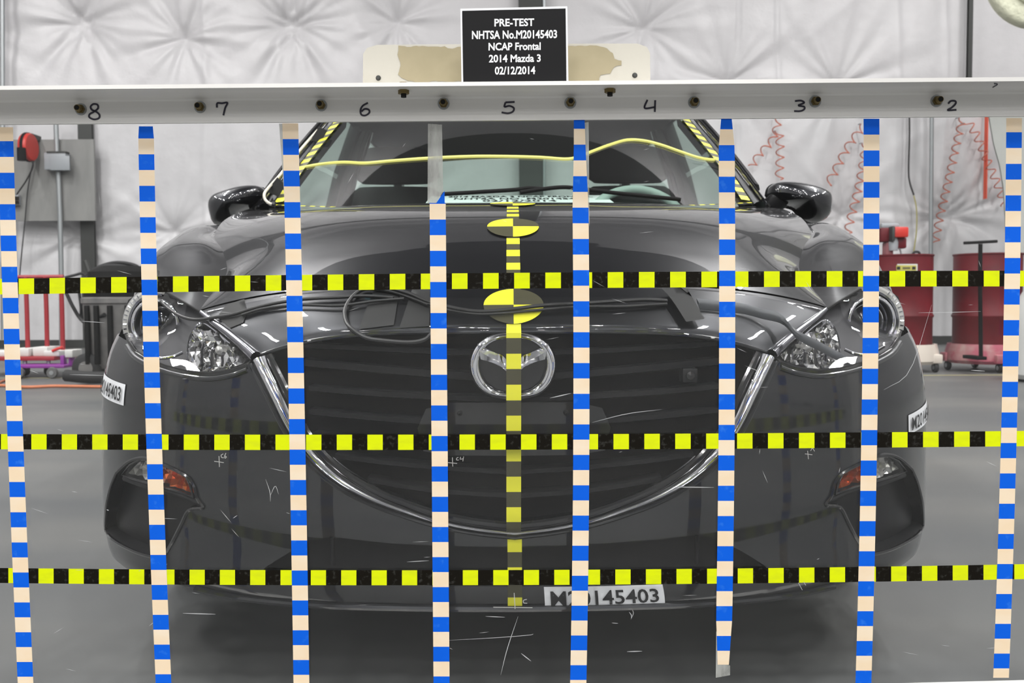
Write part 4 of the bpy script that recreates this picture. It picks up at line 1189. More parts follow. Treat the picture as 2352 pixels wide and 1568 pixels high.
for k, (s_, u0, u1, v0, v1) in enumerate((('2014 MAZDA 3 NCAP FRONTAL', 0.10, 0.92, 0.68, 0.90), ('NHTSA NO. M20145403', 0.14, 0.88, 0.38, 0.60), ('02/12/2014', 0.30, 0.70, 0.10, 0.32))):
    uv, Fc = text_geo(s_, 0.02)
    Q = np.array(q) + np.array([0, 0, 0.0018])
    V = []
    for a, b in uv:
        u = u0 + (u1-u0)*a; v = v0 + (v1-v0)*b
        V.append((Q[0]*(1-u)+Q[1]*u)*(1-v) + (Q[3]*(1-u)+Q[2]*u)*v)
    mk('printed_line', V, Fc, INK, pp, False)

# pillars
for sg in (1, -1):
    rows = []
    for v, d1x in zip(np.linspace(0, 1, 16), np.linspace(0.044, 0.026, 16)):
        e = W(sg*1.0, v)
        rows.append([e + np.array([-0.006*sg, 0.004, -0.004]), e + np.array([0.006*sg, -0.004, 0.006]), e + np.array([sg*d1x*0.6, 0.008, 0.010]), e + np.array([sg*d1x, 0.035, 0.004]),
                     e + np.array([sg*d1x*1.05, 0.09, -0.03]), e + np.array([sg*0.01, 0.10, -0.05]), e + np.array([-0.012*sg, 0.02, -0.02])])
    m = MB(); m.grid(rows); ap = m.build('windscreen_pillar', PAINT, car)
    m = MB(); m.tube([r[2] + np.array([0, -0.006, 0.004]) for r in rows], 0.006, 8); m.build('pillar_trim', GLOSSBLK, ap)
    m = MB(); m.tube([r[3] + np.array([0.002*sg, -0.002, 0.0]) for r in rows], 0.004, 8); m.build('pillar_seal', DARKCHROME, ap)
# roof, rear glass, boot
RR = [(3.50, 0.655, 1.425, 1.462), (3.75, 0.645, 1.445, 1.485), (4.2, 0.635, 1.452, 1.492), (4.6, 0.615, 1.43, 1.475), (4.80, 0.60, 1.405, 1.450)]
RF = sm([r[0] for r in RR], np.array(RR))
P = []
top = [W(u, 1.0) for u in np.linspace(-1, 1, 25)]
P.append(np.array(top))
for Y in np.linspace(3.56, 4.80, 18):
    _, xr, zr, zc = RF(np.array(Y))
    P.append(np.array([(xr*u, Y, zr + (zc-zr)*(1-abs(u)**2.2)) for u in np.linspace(-1, 1, 25)]))
P = np.array(P)
m = MB(); m.grid(P); roof = m.build('roof', PAINT, car, angle=180)
m = MB(); m.grid(P + np.array([0, 0, -0.03])); m.build('headliner', HEADLINER, roof, angle=180)
BELT = sm([2.92, 3.4, 4.0, 4.6, 5.1, 5.55], np.array([(0.772, 0.99), (0.79, 1.0), (0.79, 1.02), (0.775, 1.04), (0.73, 1.06), (0.62, 1.08)]))
# rear window
rg = []
for t in np.linspace(0, 1, 8):
    Y = 4.80 + 0.72*t
    xr = 0.60 + 0.02*t; zr = 1.405 - 0.33*t; zc = 1.45 - 0.345*t
    rg.append([(xr*u, Y, zr + (zc-zr)*(1-u*u)) for u in np.linspace(-1, 1, 17)])
m = MB(); m.grid(rg); rw = m.build('rear_window', SIDEGLASS, car, angle=180)
m = MB(); m.tube([r[0] for r in rg] , 0.03, 8); m.tube([r[-1] for r in rg], 0.03, 8); m.tube(rg[0], 0.012, 6); m.tube(rg[-1], 0.012, 6); m.build('rear_window_frame', PAINT, rw)
bk = [[(0.64*u, Y, z - 0.02*u*u) for u in np.linspace(-1, 1, 17)] for Y, z in ((5.50, 1.10), (5.75, 1.10), (6.02, 1.07), (6.08, 1.02), (6.10, 0.80))]
m = MB(); m.grid(bk); m.build('boot_lid', PAINT, car)
# body sides with wheel openings
gz_ = sm([0.18, 0.30, 0.45, 0.6, 0.75, 0.85, 0.95, 1.08], [0.955, 0.985, 0.995, 1.0, 1.0, 0.985, 0.935, 0.86])
wy_ = sm([2.05, 2.2, 2.5, 3.5, 5.0, 5.6, 5.9, 6.1], [0.975, 0.988, 0.998, 1.0, 1.0, 0.975, 0.92, 0.80])
def BS(Y, z): return np.array([0.897*float(wy_(Y))*float(gz_(z)), Y, z])
def arch(yc, r, zb): 
    a0 = math.asin((0.32-zb)/r) if r > 0.32-zb else 0
    return [(yc + r*math.cos(t), 0.32 + r*math.sin(t)) for t in np.linspace(-a0, math.pi + a0, 22)]
pol = [(2.09, 0.205)] + arch(2.48, 0.365, 0.205)[::-1] + [(2.9, 0.19), (4.8, 0.19)] + arch(5.18, 0.365, 0.205)[::-1] + [(5.9, 0.25), (6.08, 0.45), (6.1, 0.9), (5.95, 1.06)]
pol += [(5.5, 1.08), (5.0, 1.055), (4.5, 1.035), (4.0, 1.02), (3.4, 1.0), (2.96, 0.99), (2.96, 0.63), (2.4, 0.63), (2.09, 0.63)]
v3, f3 = cdt(pol, [], 0.07)
for sg in (1, -1):
    V = np.array([BS(*p) for p in v3]); Nn = surf_normals(BS, v3, (1, 0, 0)); V[:, 0] *= sg; Nn[:, 0] *= sg
    side = mk('body_side', V, f3 if sg < 0 else [f[::-1] for f in f3], PAINT, car, True, normals=Nn)
    m = MB()
    for yc in (2.48, 5.18):
        A = np.array([BS(*p) for p in arch(yc, 0.365, 0.205)]); A2 = A.copy(); A2[:, 0] = 0.60
        A[:, 0] *= sg; A2[:, 0] *= sg; m.grid([A, A2])
        m.add([(0.60*sg, yc-0.37, 0.2), (0.60*sg, yc+0.37, 0.2), (0.60*sg, yc+0.37, 0.69), (0.60*sg, yc-0.37, 0.69)], [(0, 1, 2, 3)])
    m.build('wheel_arch_liner', MATTBLK, side)
    for y in (2.98, 4.05, 4.98):
        P = np.array([BS(y, z) for z in np.linspace(0.22 if y < 4.9 else 0.7, 1.0, 14)]); P[:, 0] *= sg
        m = MB(); m.tube(P, 0.004, 6); m.build('door_seam', GAP, side)
    for y in (3.85, 4.82):
        p = BS(y, 0.88); p[0] *= sg; m = MB(); m.box(p[0]-0.015, p[0]+0.025*sg, y-0.1, y+0.1, 0.872, 0.892, 0.006); m.build('door_handle', PAINT, side)
    # side glass and window pillars
    def rail(Y):
        if Y < 3.52:
            v = np.interp(Y, [WE(np.array(q))[1] for q in (0, .33, .8, 1)], [0, .33, .8, 1]); e = WE(np.array(float(v))); return np.array([e[0]+0.035, Y, e[2]-0.01])
        if Y < 4.80:
            _, xr, zr, zc = RF(np.array(Y)); return np.array([xr+0.012, Y, zr-0.012])
        t = (Y-4.80)/0.72; return np.array([0.612, Y, 1.40-0.30*t])
    for nm, ya, yb in (('front_side_window', 3.02, 4.02), ('rear_side_window', 4.12, 5.12)):
        G = []
        for Y in np.linspace(ya, yb, 14):
            b = BELT(np.array(Y)); lo_ = np.array([b[0]-0.012, Y, b[1]]); hi_ = rail(Y); hi_[1] = Y
            if hi_[2] < lo_[2]: hi_ = lo_ + np.array([0, 0, 0.004])
            G.append([lo_ + (hi_-lo_)*t for t in np.linspace(0, 1, 6)])
        G = np.array(G); G[..., 0] *= sg
        m = MB(); m.grid(G); wn = m.build(nm, SIDEGLASS, car, angle=180)
        m = MB(); m.tube(list(G[:, -1]), 0.022, 8); m.tube(list(G[:, 0]), 0.014, 8); m.build('window_frame', GLOSSBLK, wn)
    for Y, w_ in ((4.07, 0.055), (5.17, 0.07)):
        b = BELT(np.array(Y)); lo_ = np.array([(b[0]-0.012)*sg, Y, b[1]]); hi_ = rail(Y); hi_[0] *= sg
        m = MB(); m.tube([lo_, (lo_+hi_)/2 + np.array([0.012*sg, 0, 0]), hi_], w_, 10); m.build('window_pillar', GLOSSBLK, car)
# rear bumper: the tail of the body
tz = np.linspace(0.22, 0.92, 14); ts = np.linspace(-0.80, 0.80, 41)
G = [[(S(s, 0.4)[0], 6.12 - (S(s, 0.4)[1]-1.555)*0.9 + 0.05*math.sin((z-0.2)*4), z) for s in ts] for z in tz]
m = MB(); m.grid(G); m.build('rear_bumper', PAINT, car, angle=180)
# cabin floor, bulkhead, seats, steering wheel
m = MB(); m.box(-0.70, 0.70, 2.95, 5.6, 0.28, 0.34); m.box(-0.70, 0.70, 2.9, 2.95, 0.3, 0.94); m.box(-0.6, 0.6, 5.15, 5.5, 0.6, 0.98); m.build('cabin_floor', TRIMGREY, car)
m = MB(); m.box(-0.72, 0.72, 2.35, 2.9, 0.30, 0.80); m.build('engine_block', MATTBLK, car)
def seat(cx, Y, wd, label, zt=1.13):
    m = MB(); m.box(cx-wd/2, cx+wd/2, Y-0.5, Y+0.02, 0.38, 0.56, 0.05); st = m.build('seat', SEAT, car)
    m = MB()
    R = []
    for z, w_, d_ in ((0.52, 0.96, 0.10), (0.75, 1.0, 0.11), (0.98, 0.94, 0.09), (zt-0.03, 0.90, 0.07), (zt, 0.7, 0.04)):
        yy = Y + (z-0.5)*0.32
        R.append([(cx + wd/2*w_*math.cos(t), yy + d_*math.sin(t), z) for t in np.linspace(0, 2*math.pi, 25)])
    m.grid(R); m.add(R[-1][:-1], [tuple(range(24))]); m.build('backrest', SEAT, st)
    m = MB(); yy = Y + (zt-0.4)*0.32
    R = [[(cx + 0.20*w_*math.cos(t), yy + d_*math.sin(t), z) for t in np.linspace(0, 2*math.pi, 21)] for z, w_, d_ in ((zt+0.02, 0.75, 0.035), (zt+0.05, 0.98, 0.055), (zt+0.14, 0.92, 0.05), (zt+0.18, 0.6, 0.03))]
    m.grid(R); m.add(R[-1][:-1], [tuple(range(20))]); m.build('headrest', SEAT, st)
    return st
seat(-0.52, 3.95, 0.46, 'p', 1.20); seat(0.52, 3.95, 0.46, 'd', 1.20)
m = MB(); m.box(-0.62, 0.62, 4.55, 5.05, 0.38, 0.56, 0.05); rs = m.build('rear_seat', SEAT, car)
m = MB(); m.box(-0.62, 0.62, 5.02, 5.2, 0.5, 1.04, 0.05); m.build('backrest', SEAT, rs)
wc = np.array(U(1462, 545, 3.18)); 
t_ = np.linspace(0, 2*math.pi, 41)[:-1]
m = MB(); m.tube([wc + np.array([0.185*math.cos(a), 0.075*math.sin(a), 0.17*math.sin(a)]) for a in t_], 0.016, 10, closed=True); sw = m.build('steering_wheel', AIRBAG, car)
m = MB(); m.lathe([(0, -0.03), (0.06, -0.025), (0.075, 0.0), (0.06, 0.03)], wc, 'y', 24); m.tube([wc, wc + np.array([0, 0.02, -0.17])], 0.018, 8); m.tube([wc - np.array([0.18, 0, 0]), wc + np.array([0.18, 0, 0])], 0.016, 8); m.tube([wc, wc + np.array([0, -0.2, -0.08])], 0.03, 8); m.build('wheel_hub', DASH, sw)
# cowl under the screen and wipers
P = []
for u in np.linspace(-1, 1, 41):
    w = W(u, 0.0); P.append([w + np.array([0, 0.06, 0.0]), w + np.array([0, -0.01, -0.008]), w + np.array([0, -0.10, -0.035])])
m = MB(); m.grid(P); cw = m.build('cowl', PLASTIC, car)
for pa in ([(1195, 450), (1240, 443), (1290, 438), (1330, 441), (1420, 452), (1560, 466)], [(1000, 455), (1100, 449), (1180, 444), (1215, 440), (1245, 442)]):
    P = np.array([Wp(x, y, 0.012) for x, y in pa]); m = MB(); m.tube(spline(P, 30), 0.006, 8); m.build('wiper', MATTBLK, cw)

# ---- wheels
for Y in (2.48, 5.18):
    for sg in (1, -1):
        c = (0.785*sg, Y, 0.317)
        m = MB(); m.lathe([(0.20, -0.085), (0.235, -0.10), (0.285, -0.102), (0.308, -0.09), (0.317, -0.06), (0.317, 0.06), (0.308, 0.09), (0.285, 0.102), (0.235, 0.10), (0.20, 0.085)], c, 'x', 56)
        ty = m.build('wheel', RUBBER, car)
        for k in (-0.05, -0.018, 0.018, 0.05):
            m = MB(); m.lathe([(0.318, k-0.004), (0.3186, k-0.004), (0.3186, k+0.004), (0.318, k+0.004)], c, 'x', 56); m.build('tread_groove', GAP, ty)
        m = MB(); m.lathe([(0.20, -0.085), (0.19, -0.06), (0.185, 0.06), (0.20, 0.085), (0.207, 0.085)], c, 'x', 40)
        m.lathe([(0.0, 0.05*sg), (0.04, 0.05*sg), (0.05, 0.03*sg)], c, 'x', 20)
        for q in range(10):
            a = 2*math.pi*q/10
            m.tube([(c[0]+0.045*sg, c[1]+0.04*math.cos(a), c[2]+0.04*math.sin(a)), (c[0]+0.06*sg, c[1]+0.12*math.cos(a), c[2]+0.12*math.sin(a)), (c[0]+0.06*sg, c[1]+0.195*math.cos(a), c[2]+0.195*math.sin(a))], 0.014, 6)
        m.build('rim', ALLOY, ty)

# ---- door mirrors
def door_mirror(outline, sg, foot):
    Ym = 3.02
    ring = spline(outline + outline[:1], 48)[:-1]
    c = ring.mean(0)
    rows = []
    for k, o in ((0.0, -0.072), (0.18, -0.071), (0.38, -0.066), (0.58, -0.055), (0.76, -0.037), (0.90, -0.012), (0.98, 0.018), (1.0, 0.05), (0.985, 0.085), (0.95, 0.095)):
        q = c + (ring - c)*k
        row = [U(p[0], p[1], Ym) + np.array([0, o, 0]) for p in q]
        rows.append(row + row[:1])
    m = MB(); m.grid(rows); o_ = m.build('door_mirror', PAINT, car, angle=180)
    q = c + (ring-c)*0.93
    m = MB(); m.prism([U(p[0], p[1], Ym) + np.array([0, 0.090, 0]) for p in q], (0, 0.004, 0)); m.build('mirror_glass', REFLECTOR, o_)
    q = c + (ring-c)*0.955
    P = [U(p[0], p[1], Ym) + np.array([0, 0.09, 0]) for p in q]
    m = MB(); m.tube(P, 0.006, 6, closed=True); m.build('glass_rim', PLASTIC, o_)
    a = U(*foot[0], Ym+0.03); b = U(*foot[1], Ym+0.06)
    m = MB(); m.tube(spline([a, (a+b)/2 + np.array([0, 0, -0.01]), b], 12), np.linspace(0.034, 0.026, 12), 12); m.build('mirror_arm', PLASTIC, o_)
door_mirror([(1774, 440), (1779, 424), (1795, 415), (1832, 415), (1875, 423), (1903, 434), (1914, 447), (1915, 470), (1911, 492), (1898, 504), (1884, 509), (1866, 503), (1853, 489), (1838, 473), (1812, 466), (1788, 458)], 1, [(1795, 455), (1740, 478)])
door_mirror([(602, 448), (599, 432), (584, 423), (552, 424), (515, 434), (489, 444), (477, 458), (475, 475), (479, 495), (484, 510), (491, 515), (502, 510), (514, 499), (530, 487), (556, 477), (588, 467)], -1, [(588, 462), (630, 482)])
m = MB(); P = spline([U(630, 470, 2.86), U(619, 467, 2.86), U(609, 458, 2.87), U(607, 446, 2.88), U(614, 434, 2.92), U(640, 405, 3.02), U(660, 380, 3.08), U(700, 332, 3.24), U(745, 282, 3.40)], 60)
m.tube(P, 0.0045, 8); tag(m.build('white_cable', CABLEWHT), 'cream white cable running up the left windscreen pillar', 'cable')
m = MB(); m.tube([U(632, 470, 2.86), U(626, 469, 2.86)], 0.010, 8); tag(m.build('cable_end', CABLEBLK), 'black plug at the lower end of the white pillar cable', 'plug')
for pa in ([(636, 408), (656, 424), (640, 452), (612, 440)], [(714, 320), (735, 330), (752, 300), (732, 292)]):
    q = [U(x, y, 2.955 if y > 380 else 3.29) for x, y in pa]
    m = MB(); m.prism(q, (0, 0.004, 0.002)); m.build('cloth_tape_patch', DUCT, car, smooth=False)

# ================================================================== markings on the car
def strip(fn, bounds, hw, off, name, parent):
    m = MB()
    for (a0, a1, mi) in bounds:
        L = []; Rr = []
        for q in np.linspace(a0, a1, 4):
            p, n = fn(q)
            L.append(p + np.array([-hw, 0, 0]) + n*off); Rr.append(p + np.array([hw, 0, 0]) + n*off)
        m.grid([L, Rr], mi)
    return m.build(name, [CARYEL, CARBLK], parent, angle=60)
# centre profile from the lip up to the hood
def centre(y):
    if y >= 1225:
        a, b = Sinv(0, y); return S(0, b), np.array([0, -1.0, 0])
    if y > 905:
        Y = np.interp(y, [905, 1185, 1225], [1.519, 1.533, 1.540]); return U(1180, y, Y), np.array([0, -1.0, 0])
    if y > 752:
        Y = np.interp(y, [752, 764, 905], [1.553, 1.5185, 1.519]); return U(1180, y, Y), np.array([0, -1.0, 0])
    rr = np.linspace(0, 1.2, 40); ys = [proj(Hs(r, 0))[1] for r in rr]
    r = np.interp(-y, [-q for q in ys], rr); n = surf_normals(Hs, [(max(r, 1e-3), 0)], (0, -1, 0.3))[0]
    return Hs(r, 0), n
yb = [(1403, 1371, 0), (1371, 1337, 1), (1337, 1302, 0), (1302, 1267, 1), (1267, 1233, 0), (1233, 1198, 1), (1198, 1164, 0), (1164, 1129, 1), (1129, 1094, 0), (1094, 1059, 1), (1059, 1024, 0), (1024, 989, 1),
      (989, 954, 0), (954, 919, 1), (919, 883, 0), (883, 847, 1), (847, 812, 0), (812, 776, 1), (776, 764, 0), (764, 752, 0), (752, 745, 0)]
yb[0] = (1395, 1371, 0)
strip(centre, yb, 0.0122, 0.0015, 'marker_tape', car)
# hood tape: one inch squares along the middle
rs_ = np.linspace(0.6, len(HR)-1.001, 900); PP = np.array([Hs(r, 0) for r in rs_])
AL = np.r_[0, np.cumsum(np.linalg.norm(np.diff(PP, axis=0), axis=1))]
pj = proj(PP)[:, 1]
def arc_of_y(y):
    i = int(np.argmax(pj < y)); return AL[i]
def hoodc(al):
    r = float(np.interp(al, AL, rs_)); n = surf_normals(Hs, [(r, 0)], (0, -0.3, 1))[0]; return Hs(r, 0), n
def target(al0, rad, name='target_disc'):
    V = []; Fc = []; fm = []
    nr2, na = 5, 48
    for i in range(nr2+1):
        for j in range(na):
            t = 2*math.pi*j/na; q = rad*i/nr2
            p, n = hoodc(al0 + q*math.sin(t)); V.append(p + np.array([q*math.cos(t), 0, -0.0010*(q*math.cos(t)/0.05)**2*0.3]) + n*0.0028)
    for i in range(nr2):
        for j in range(na):
            Fc.append((i*na+j, i*na+(j+1) % na, (i+1)*na+(j+1) % na, (i+1)*na+j))
            quad = int(j//(na/4)); fm.append(0 if quad in (1, 3) else 1)
    mk(name, V, Fc, [CARYEL, CARBLK], car, True, fm)
a1, a2, a3 = arc_of_y(703), arc_of_y(523), arc_of_y(470.5)
RT = 0.0517
target(a1, RT); target(a2, RT); target(a3 + 0.01, RT)
bb_ = []; al = a1 + RT - 0.002; k = 1
while al < a2 - RT: bb_.append((al, min(al+0.0254, a2-RT), k)); al += 0.0254; k = 1-k
al = a2 + RT - 0.001; k = 1
while al < a3 - RT + 0.01: bb_.append((al, min(al+0.0254, a3), k)); al += 0.0254; k = 1-k
strip(hoodc, bb_, 0.0127, 0.0015, 'marker_tape', car)

# printed number stickers
def sticker(corners, fn, parent, label, txt='M20145403', flip=1, off=0.0016):
    """corners in (a, b) surface parameters: bottom left, bottom right, top right, top left as read"""
    c = np.array(corners, float)
    def mp(u, v, o):
        ab = (c[0]*(1-u)+c[1]*u)*(1-v) + (c[3]*(1-u)+c[2]*u)*v
        p = fn(*ab); n = surf_normals(fn, [tuple(ab)], (0.2*np.sign(p[0]), -1, 0))[0]
        if abs(p[0]) > 0.7 and n[0]*p[0] < 0: n = -n
        return p + n*o
    m = MB(); m.grid([[mp(u, v, off) for u in np.linspace(0, 1, 21)] for v in np.linspace(0, 1, 4)])
    st = m.build('number_sticker', WHITEP, parent, angle=180); st['label'] = label
    uv, Fc = text_geo(txt, 0.014, 6)
    mk('printed_number', [mp(0.05+0.90*a, 0.16+0.68*b, off+0.003) for a, b in uv], Fc, INK, st, False)
def Sfull(s, z): return S(s, z)
c4 = [Sinv(72, 1398), Sinv(347, 1384+1.5), Sinv(341, 1341+1.5), Sinv(69, 1347)]
sticker(c4, Sfull, bumper, 'white sticker printed with a black number', 'M20145403')
zl = S(*Sinv(893, 900))[2]; sl = Sinv(893, 900)[0]
sticker([(-(sl+0.17), zl-0.010), (-sl, zl-0.022), (-sl, zl+0.017), (-(sl+0.17), zl+0.030)], Sfull, bumper, 'white sticker printed with a black number, wrapping the corner')
sr, zr_ = Sinv(905, 972)
sticker([(sr, zr_-0.024), (sr+0.17, zr_-0.010), (sr+0.17, zr_+0.030), (sr, zr_+0.012)], Sfull, bumper, 'white sticker printed with a black number, wrapping the corner')

# ================================================================== cables and tape lying on the nose
def noseP(px, py, off=0.006):
    dx = px - 1180
    f0 = np.clip(dx/650.0, -0.98, 0.98)
    try:
        a, b = newton(lambda r, f: Hs(np.clip(r, 0, 6), np.clip(f, -1, 1)), px, py, 2.0, f0, 60)
    except Exception:
        a, b = 2.0, f0
    a = float(np.clip(a, 0, 6)); b = float(np.clip(b, -1, 1))
    p = Hs(a, b); e = proj(p) - np.array([px, py])
    if np.abs(e).max() > 3: return U(px, py, 1.60 + 0.22*(abs(dx)/720.0)**2 - off)
    n = surf_normals(Hs, [(max(a, 1e-3), b)], (0, -1, 0.5))[0]
    return p + n*off
def lampP(px, py, Y): return U(px, py, Y)
def cable(name, pts, r, mt, label, cat='cable', n=70):
    P = spline(np.array(pts), n); m = MB(); m.tube(P, r, 8); return tag(m.build(name, mt), label, cat)
cable('sensor_cable', [lampP(366, 688, 1.84), lampP(385, 707, 1.80), lampP(415, 726, 1.76), lampP(450, 734, 1.735), noseP(500, 733), noseP(540, 727), noseP(580, 715), noseP(630, 703), noseP(700, 693), noseP(780, 689), noseP(840, 686), noseP(905, 690)], 0.0030, CABLEBLK,
      'thin black cable running from the left headlight over the bumper')
cable('sensor_cable', [noseP(560, 728), noseP(610, 714), noseP(690, 706), noseP(780, 708), noseP(860, 698), noseP(930, 692)], 0.0026, CABLEBLK, 'second thin black cable below the first, left of the cable loop')
cable('cable_loop', [noseP(985, 706), noseP(945, 690), noseP(905, 677), noseP(868, 671), noseP(838, 670), noseP(812, 687), noseP(795, 715), noseP(797, 742), noseP(812, 760, 0.010), U(840, 775, 1.560), U(880, 782, 1.552), U(940, 786, 1.550), U(975, 780, 1.550), U(992, 766, 1.550)], 0.0036, CABLEBLK,
      'black cable coiled into a loop above the grille left of the badge')
cable('sensor_cable', [noseP(900, 674, 0.012), noseP(945, 688, 0.012), noseP(985, 703, 0.010), noseP(1030, 715, 0.010), noseP(1085, 725, 0.010), noseP(1130, 725, 0.010), noseP(1190, 719, 0.010), noseP(1250, 712, 0.010), noseP(1330, 707, 0.009), noseP(1420, 700, 0.008), noseP(1480, 697, 0.008), noseP(1530, 698, 0.007)], 0.0034, CABLEBLK,
      'black cable crossing the round yellow target above the badge')
cable('sensor_cable', [noseP(985, 706, 0.008), noseP(1030, 719, 0.007), noseP(1090, 728, 0.007), noseP(1150, 727, 0.007), noseP(1230, 720, 0.007), noseP(1330, 712, 0.007), noseP(1430, 710, 0.006), noseP(1530, 704, 0.006)], 0.0026, CABLEBLK,
      'thin black cable running just below the one crossing the target')
m = MB(); P = spline([noseP(838, 668, 0.012), noseP(862, 671, 0.013), noseP(888, 672, 0.013)], 10); m.tube(P, 0.0058, 8); tag(m.build('tape_wrap', CYANT), 'cyan tape wrapped round the cable loop', 'tape')
# wide flat strap on the right side
P = spline([noseP(1600, 706, 0.008), noseP(1650, 711, 0.008), noseP(1700, 718, 0.010), noseP(1740, 730, 0.012), noseP(1780, 748, 0.02), U(1830, 768, 1.635), U(1880, 794, 1.655), U(1940, 826, 1.69), U(1985, 850, 1.725), U(2030, 879, 1.765), U(2062, 900, 1.80)], 60)
m = MB(); wd = np.array([0.0, 0, 1.0])
G = [P + np.array([0.3, 0, -1])*-0.0100, P + np.array([0, -0.004, 0.003]), P + np.array([0, -0.004, -0.003]), P + np.array([0.3, 0, -1])*0.0100, P + np.array([0, 0.004, 0]), P + np.array([0.3, 0, -1])*-0.0100]
m.grid(G); tag(m.build('cable_strap', STRAPGREY), 'grey flat cable sleeve slanting over the right headlight', 'cable')
P = [U(2060, 900, 1.80), U(2080, 925, 1.84), U(2096, 945, 1.90)]
m = MB(); m.tube(spline(P, 14), 0.004, 8); tag(m.build('sensor_cable', CABLEBLK), 'thin dark cable leaving the grey sleeve towards the fender', 'cable')
# cloth tape patches on the nose
def patch(poly, label, off=0.0016):
    v3, f3 = cdt(poly, [], 18)
    mk('cloth_tape_patch', [noseP(x, y, off) for x, y in v3], f3, DUCT, bumper, True)
patch([(858, 672), (918, 666), (905, 748), (826, 757), (838, 720)], 'a', 0.0022)
patch([(948, 662), (988, 664), (986, 750), (918, 754)], 'a', 0.0018)
patch([(1512, 672), (1566, 662), (1612, 744), (1570, 750), (1546, 712), (1530, 690)], 'a', 0.013)
patch([(520, 702), (562, 688), (568, 720), (560, 742), (530, 754), (500, 730)], 'a', 0.0018)

# ================================================================== the clear measuring barrier
A0, A1, A2 = 1.497, 0.0122, -0.013
def plane_at(px, py, off=0.0):
    """point on the front face of the clear panel, off metres towards the camera"""
    v = ray(px, py)
    # Y = A0 + A1*(0.7 - z) + A2*x - off
    den = v[1] + A1*v[2] - A2*v[0]
    num = A0 - off + A1*(0.7 - CAMP[2]) + A2*CAMP[0] - CAMP[1]
    return CAMP + v*(num/den)
def plane_xz(x, z, off=0.0): return np.array([x, A0 + A1*(0.7-z) + A2*x - off, z])
bar = thing('measuring_barrier', 'clear upright panel with taped scales under an aluminium beam', 'barrier', (0, 1.50, 0))
HW = 0.96
# panel
m = MB()
c4 = [plane_xz(-HW, 0.05), plane_xz(HW, 0.05), plane_xz(HW, 1.035), plane_xz(-HW, 1.035)]
m.prism([p for p in c4], (0, 0.006, 0)); m.build('clear_panel', PANE, bar, smooth=False)
# beam: an aluminium angle with the flange towards the camera
L0 = plane_at(0, 285.5, 0.004); L1 = plane_at(2352, 266.5, 0.004)
dv = (L1-L0)/np.linalg.norm(L1-L0)
mid = (L0+L1)/2
E0, E1 = mid - dv*1.02, mid + dv*1.02
hv = plane_at(1176, 220, 0.004)[2] - plane_at(1176, 276, 0.004)[2]
prof = [(0, 0), (0, hv-0.004), (-0.002, hv-0.001), (-0.005, hv), (-0.072, hv), (-0.072, hv+0.006), (0.006, hv+0.006), (0.006, 0)]
m = MB()
Va = [E0 + np.array([0, a, b]) for a, b in prof]; Vb = [E1 + np.array([0, a, b]) for a, b in prof]
k = len(prof)
m.add(Va + Vb, [(i, (i+1) % k, k+(i+1) % k, k+i) for i in range(k)] + [tuple(range(k)), tuple(range(k, 2*k))[::-1]])
beam = m.build('top_beam', ALU, bar, angle=30)
ZF = hv
def bolt_front(px, py):
    p = plane_at(px, py, 0.004); 
    m = MB(); m.lathe([(0, -0.006), (0.0072, -0.006), (0.0072, 0.0), (0.0072, 0.0)], p, 'y', 6); b = m.build('bolt', BRASS, beam)
    m = MB(); m.lathe([(0.0, -0.0145), (0.0048, -0.0145), (0.0052, -0.012), (0.0052, -0.005)], p, 'y', 18); b = m.build('bolt_end', BRASS, beam)
    m = MB(); m.lathe([(0.0, -0.0150), (0.0038, -0.0150), (0.0038, -0.0135)], p, 'y', 16); m.build('bolt_bore', GAP, beam)
    m = MB(); m.lathe([(0.0, -0.001), (0.0095, -0.001), (0.0095, 0.0005)], p, 'y', 18); m.build('washer', GALV, beam)
for px, py in ((186, 251), (460, 246), (738, 242), (1019, 238), (1310, 236), (1594, 235), (1872, 233), (2151, 232)): bolt_front(px, py)
def flange_point(px, py):
    v = ray(px, py); 
    # underside of the flange: z = beam line z + hv
    t = 0.6
    for _ in range(30):
        p = CAMP + v*t; q = (p[0]-E0[0])/(E1[0]-E0[0]); z = E0[2] + (E1[2]-E0[2])*q + hv
        t += (z - p[2])/v[2]
    return CAMP + v*t
for px, py in ((927, 207), (1401, 204)):
    p = flange_point(px, py)
    m = MB(); m.lathe([(0, -0.006), (0.0085, -0.006), (0.0085, 0.0)], p, 'z', 6); m.build('bolt', BRASS, beam)
    m = MB(); m.lathe([(0, -0.011), (0.0042, -0.011), (0.0042, -0.005)], p, 'z', 14); m.build('bolt_end', GAP, beam)
    m = MB(); m.lathe([(0, 0.006), (0.0085, 0.006), (0.0085, 0.011), (0, 0.012)], p, 'z', 6); m.build('bolt_head', BRASS, beam)
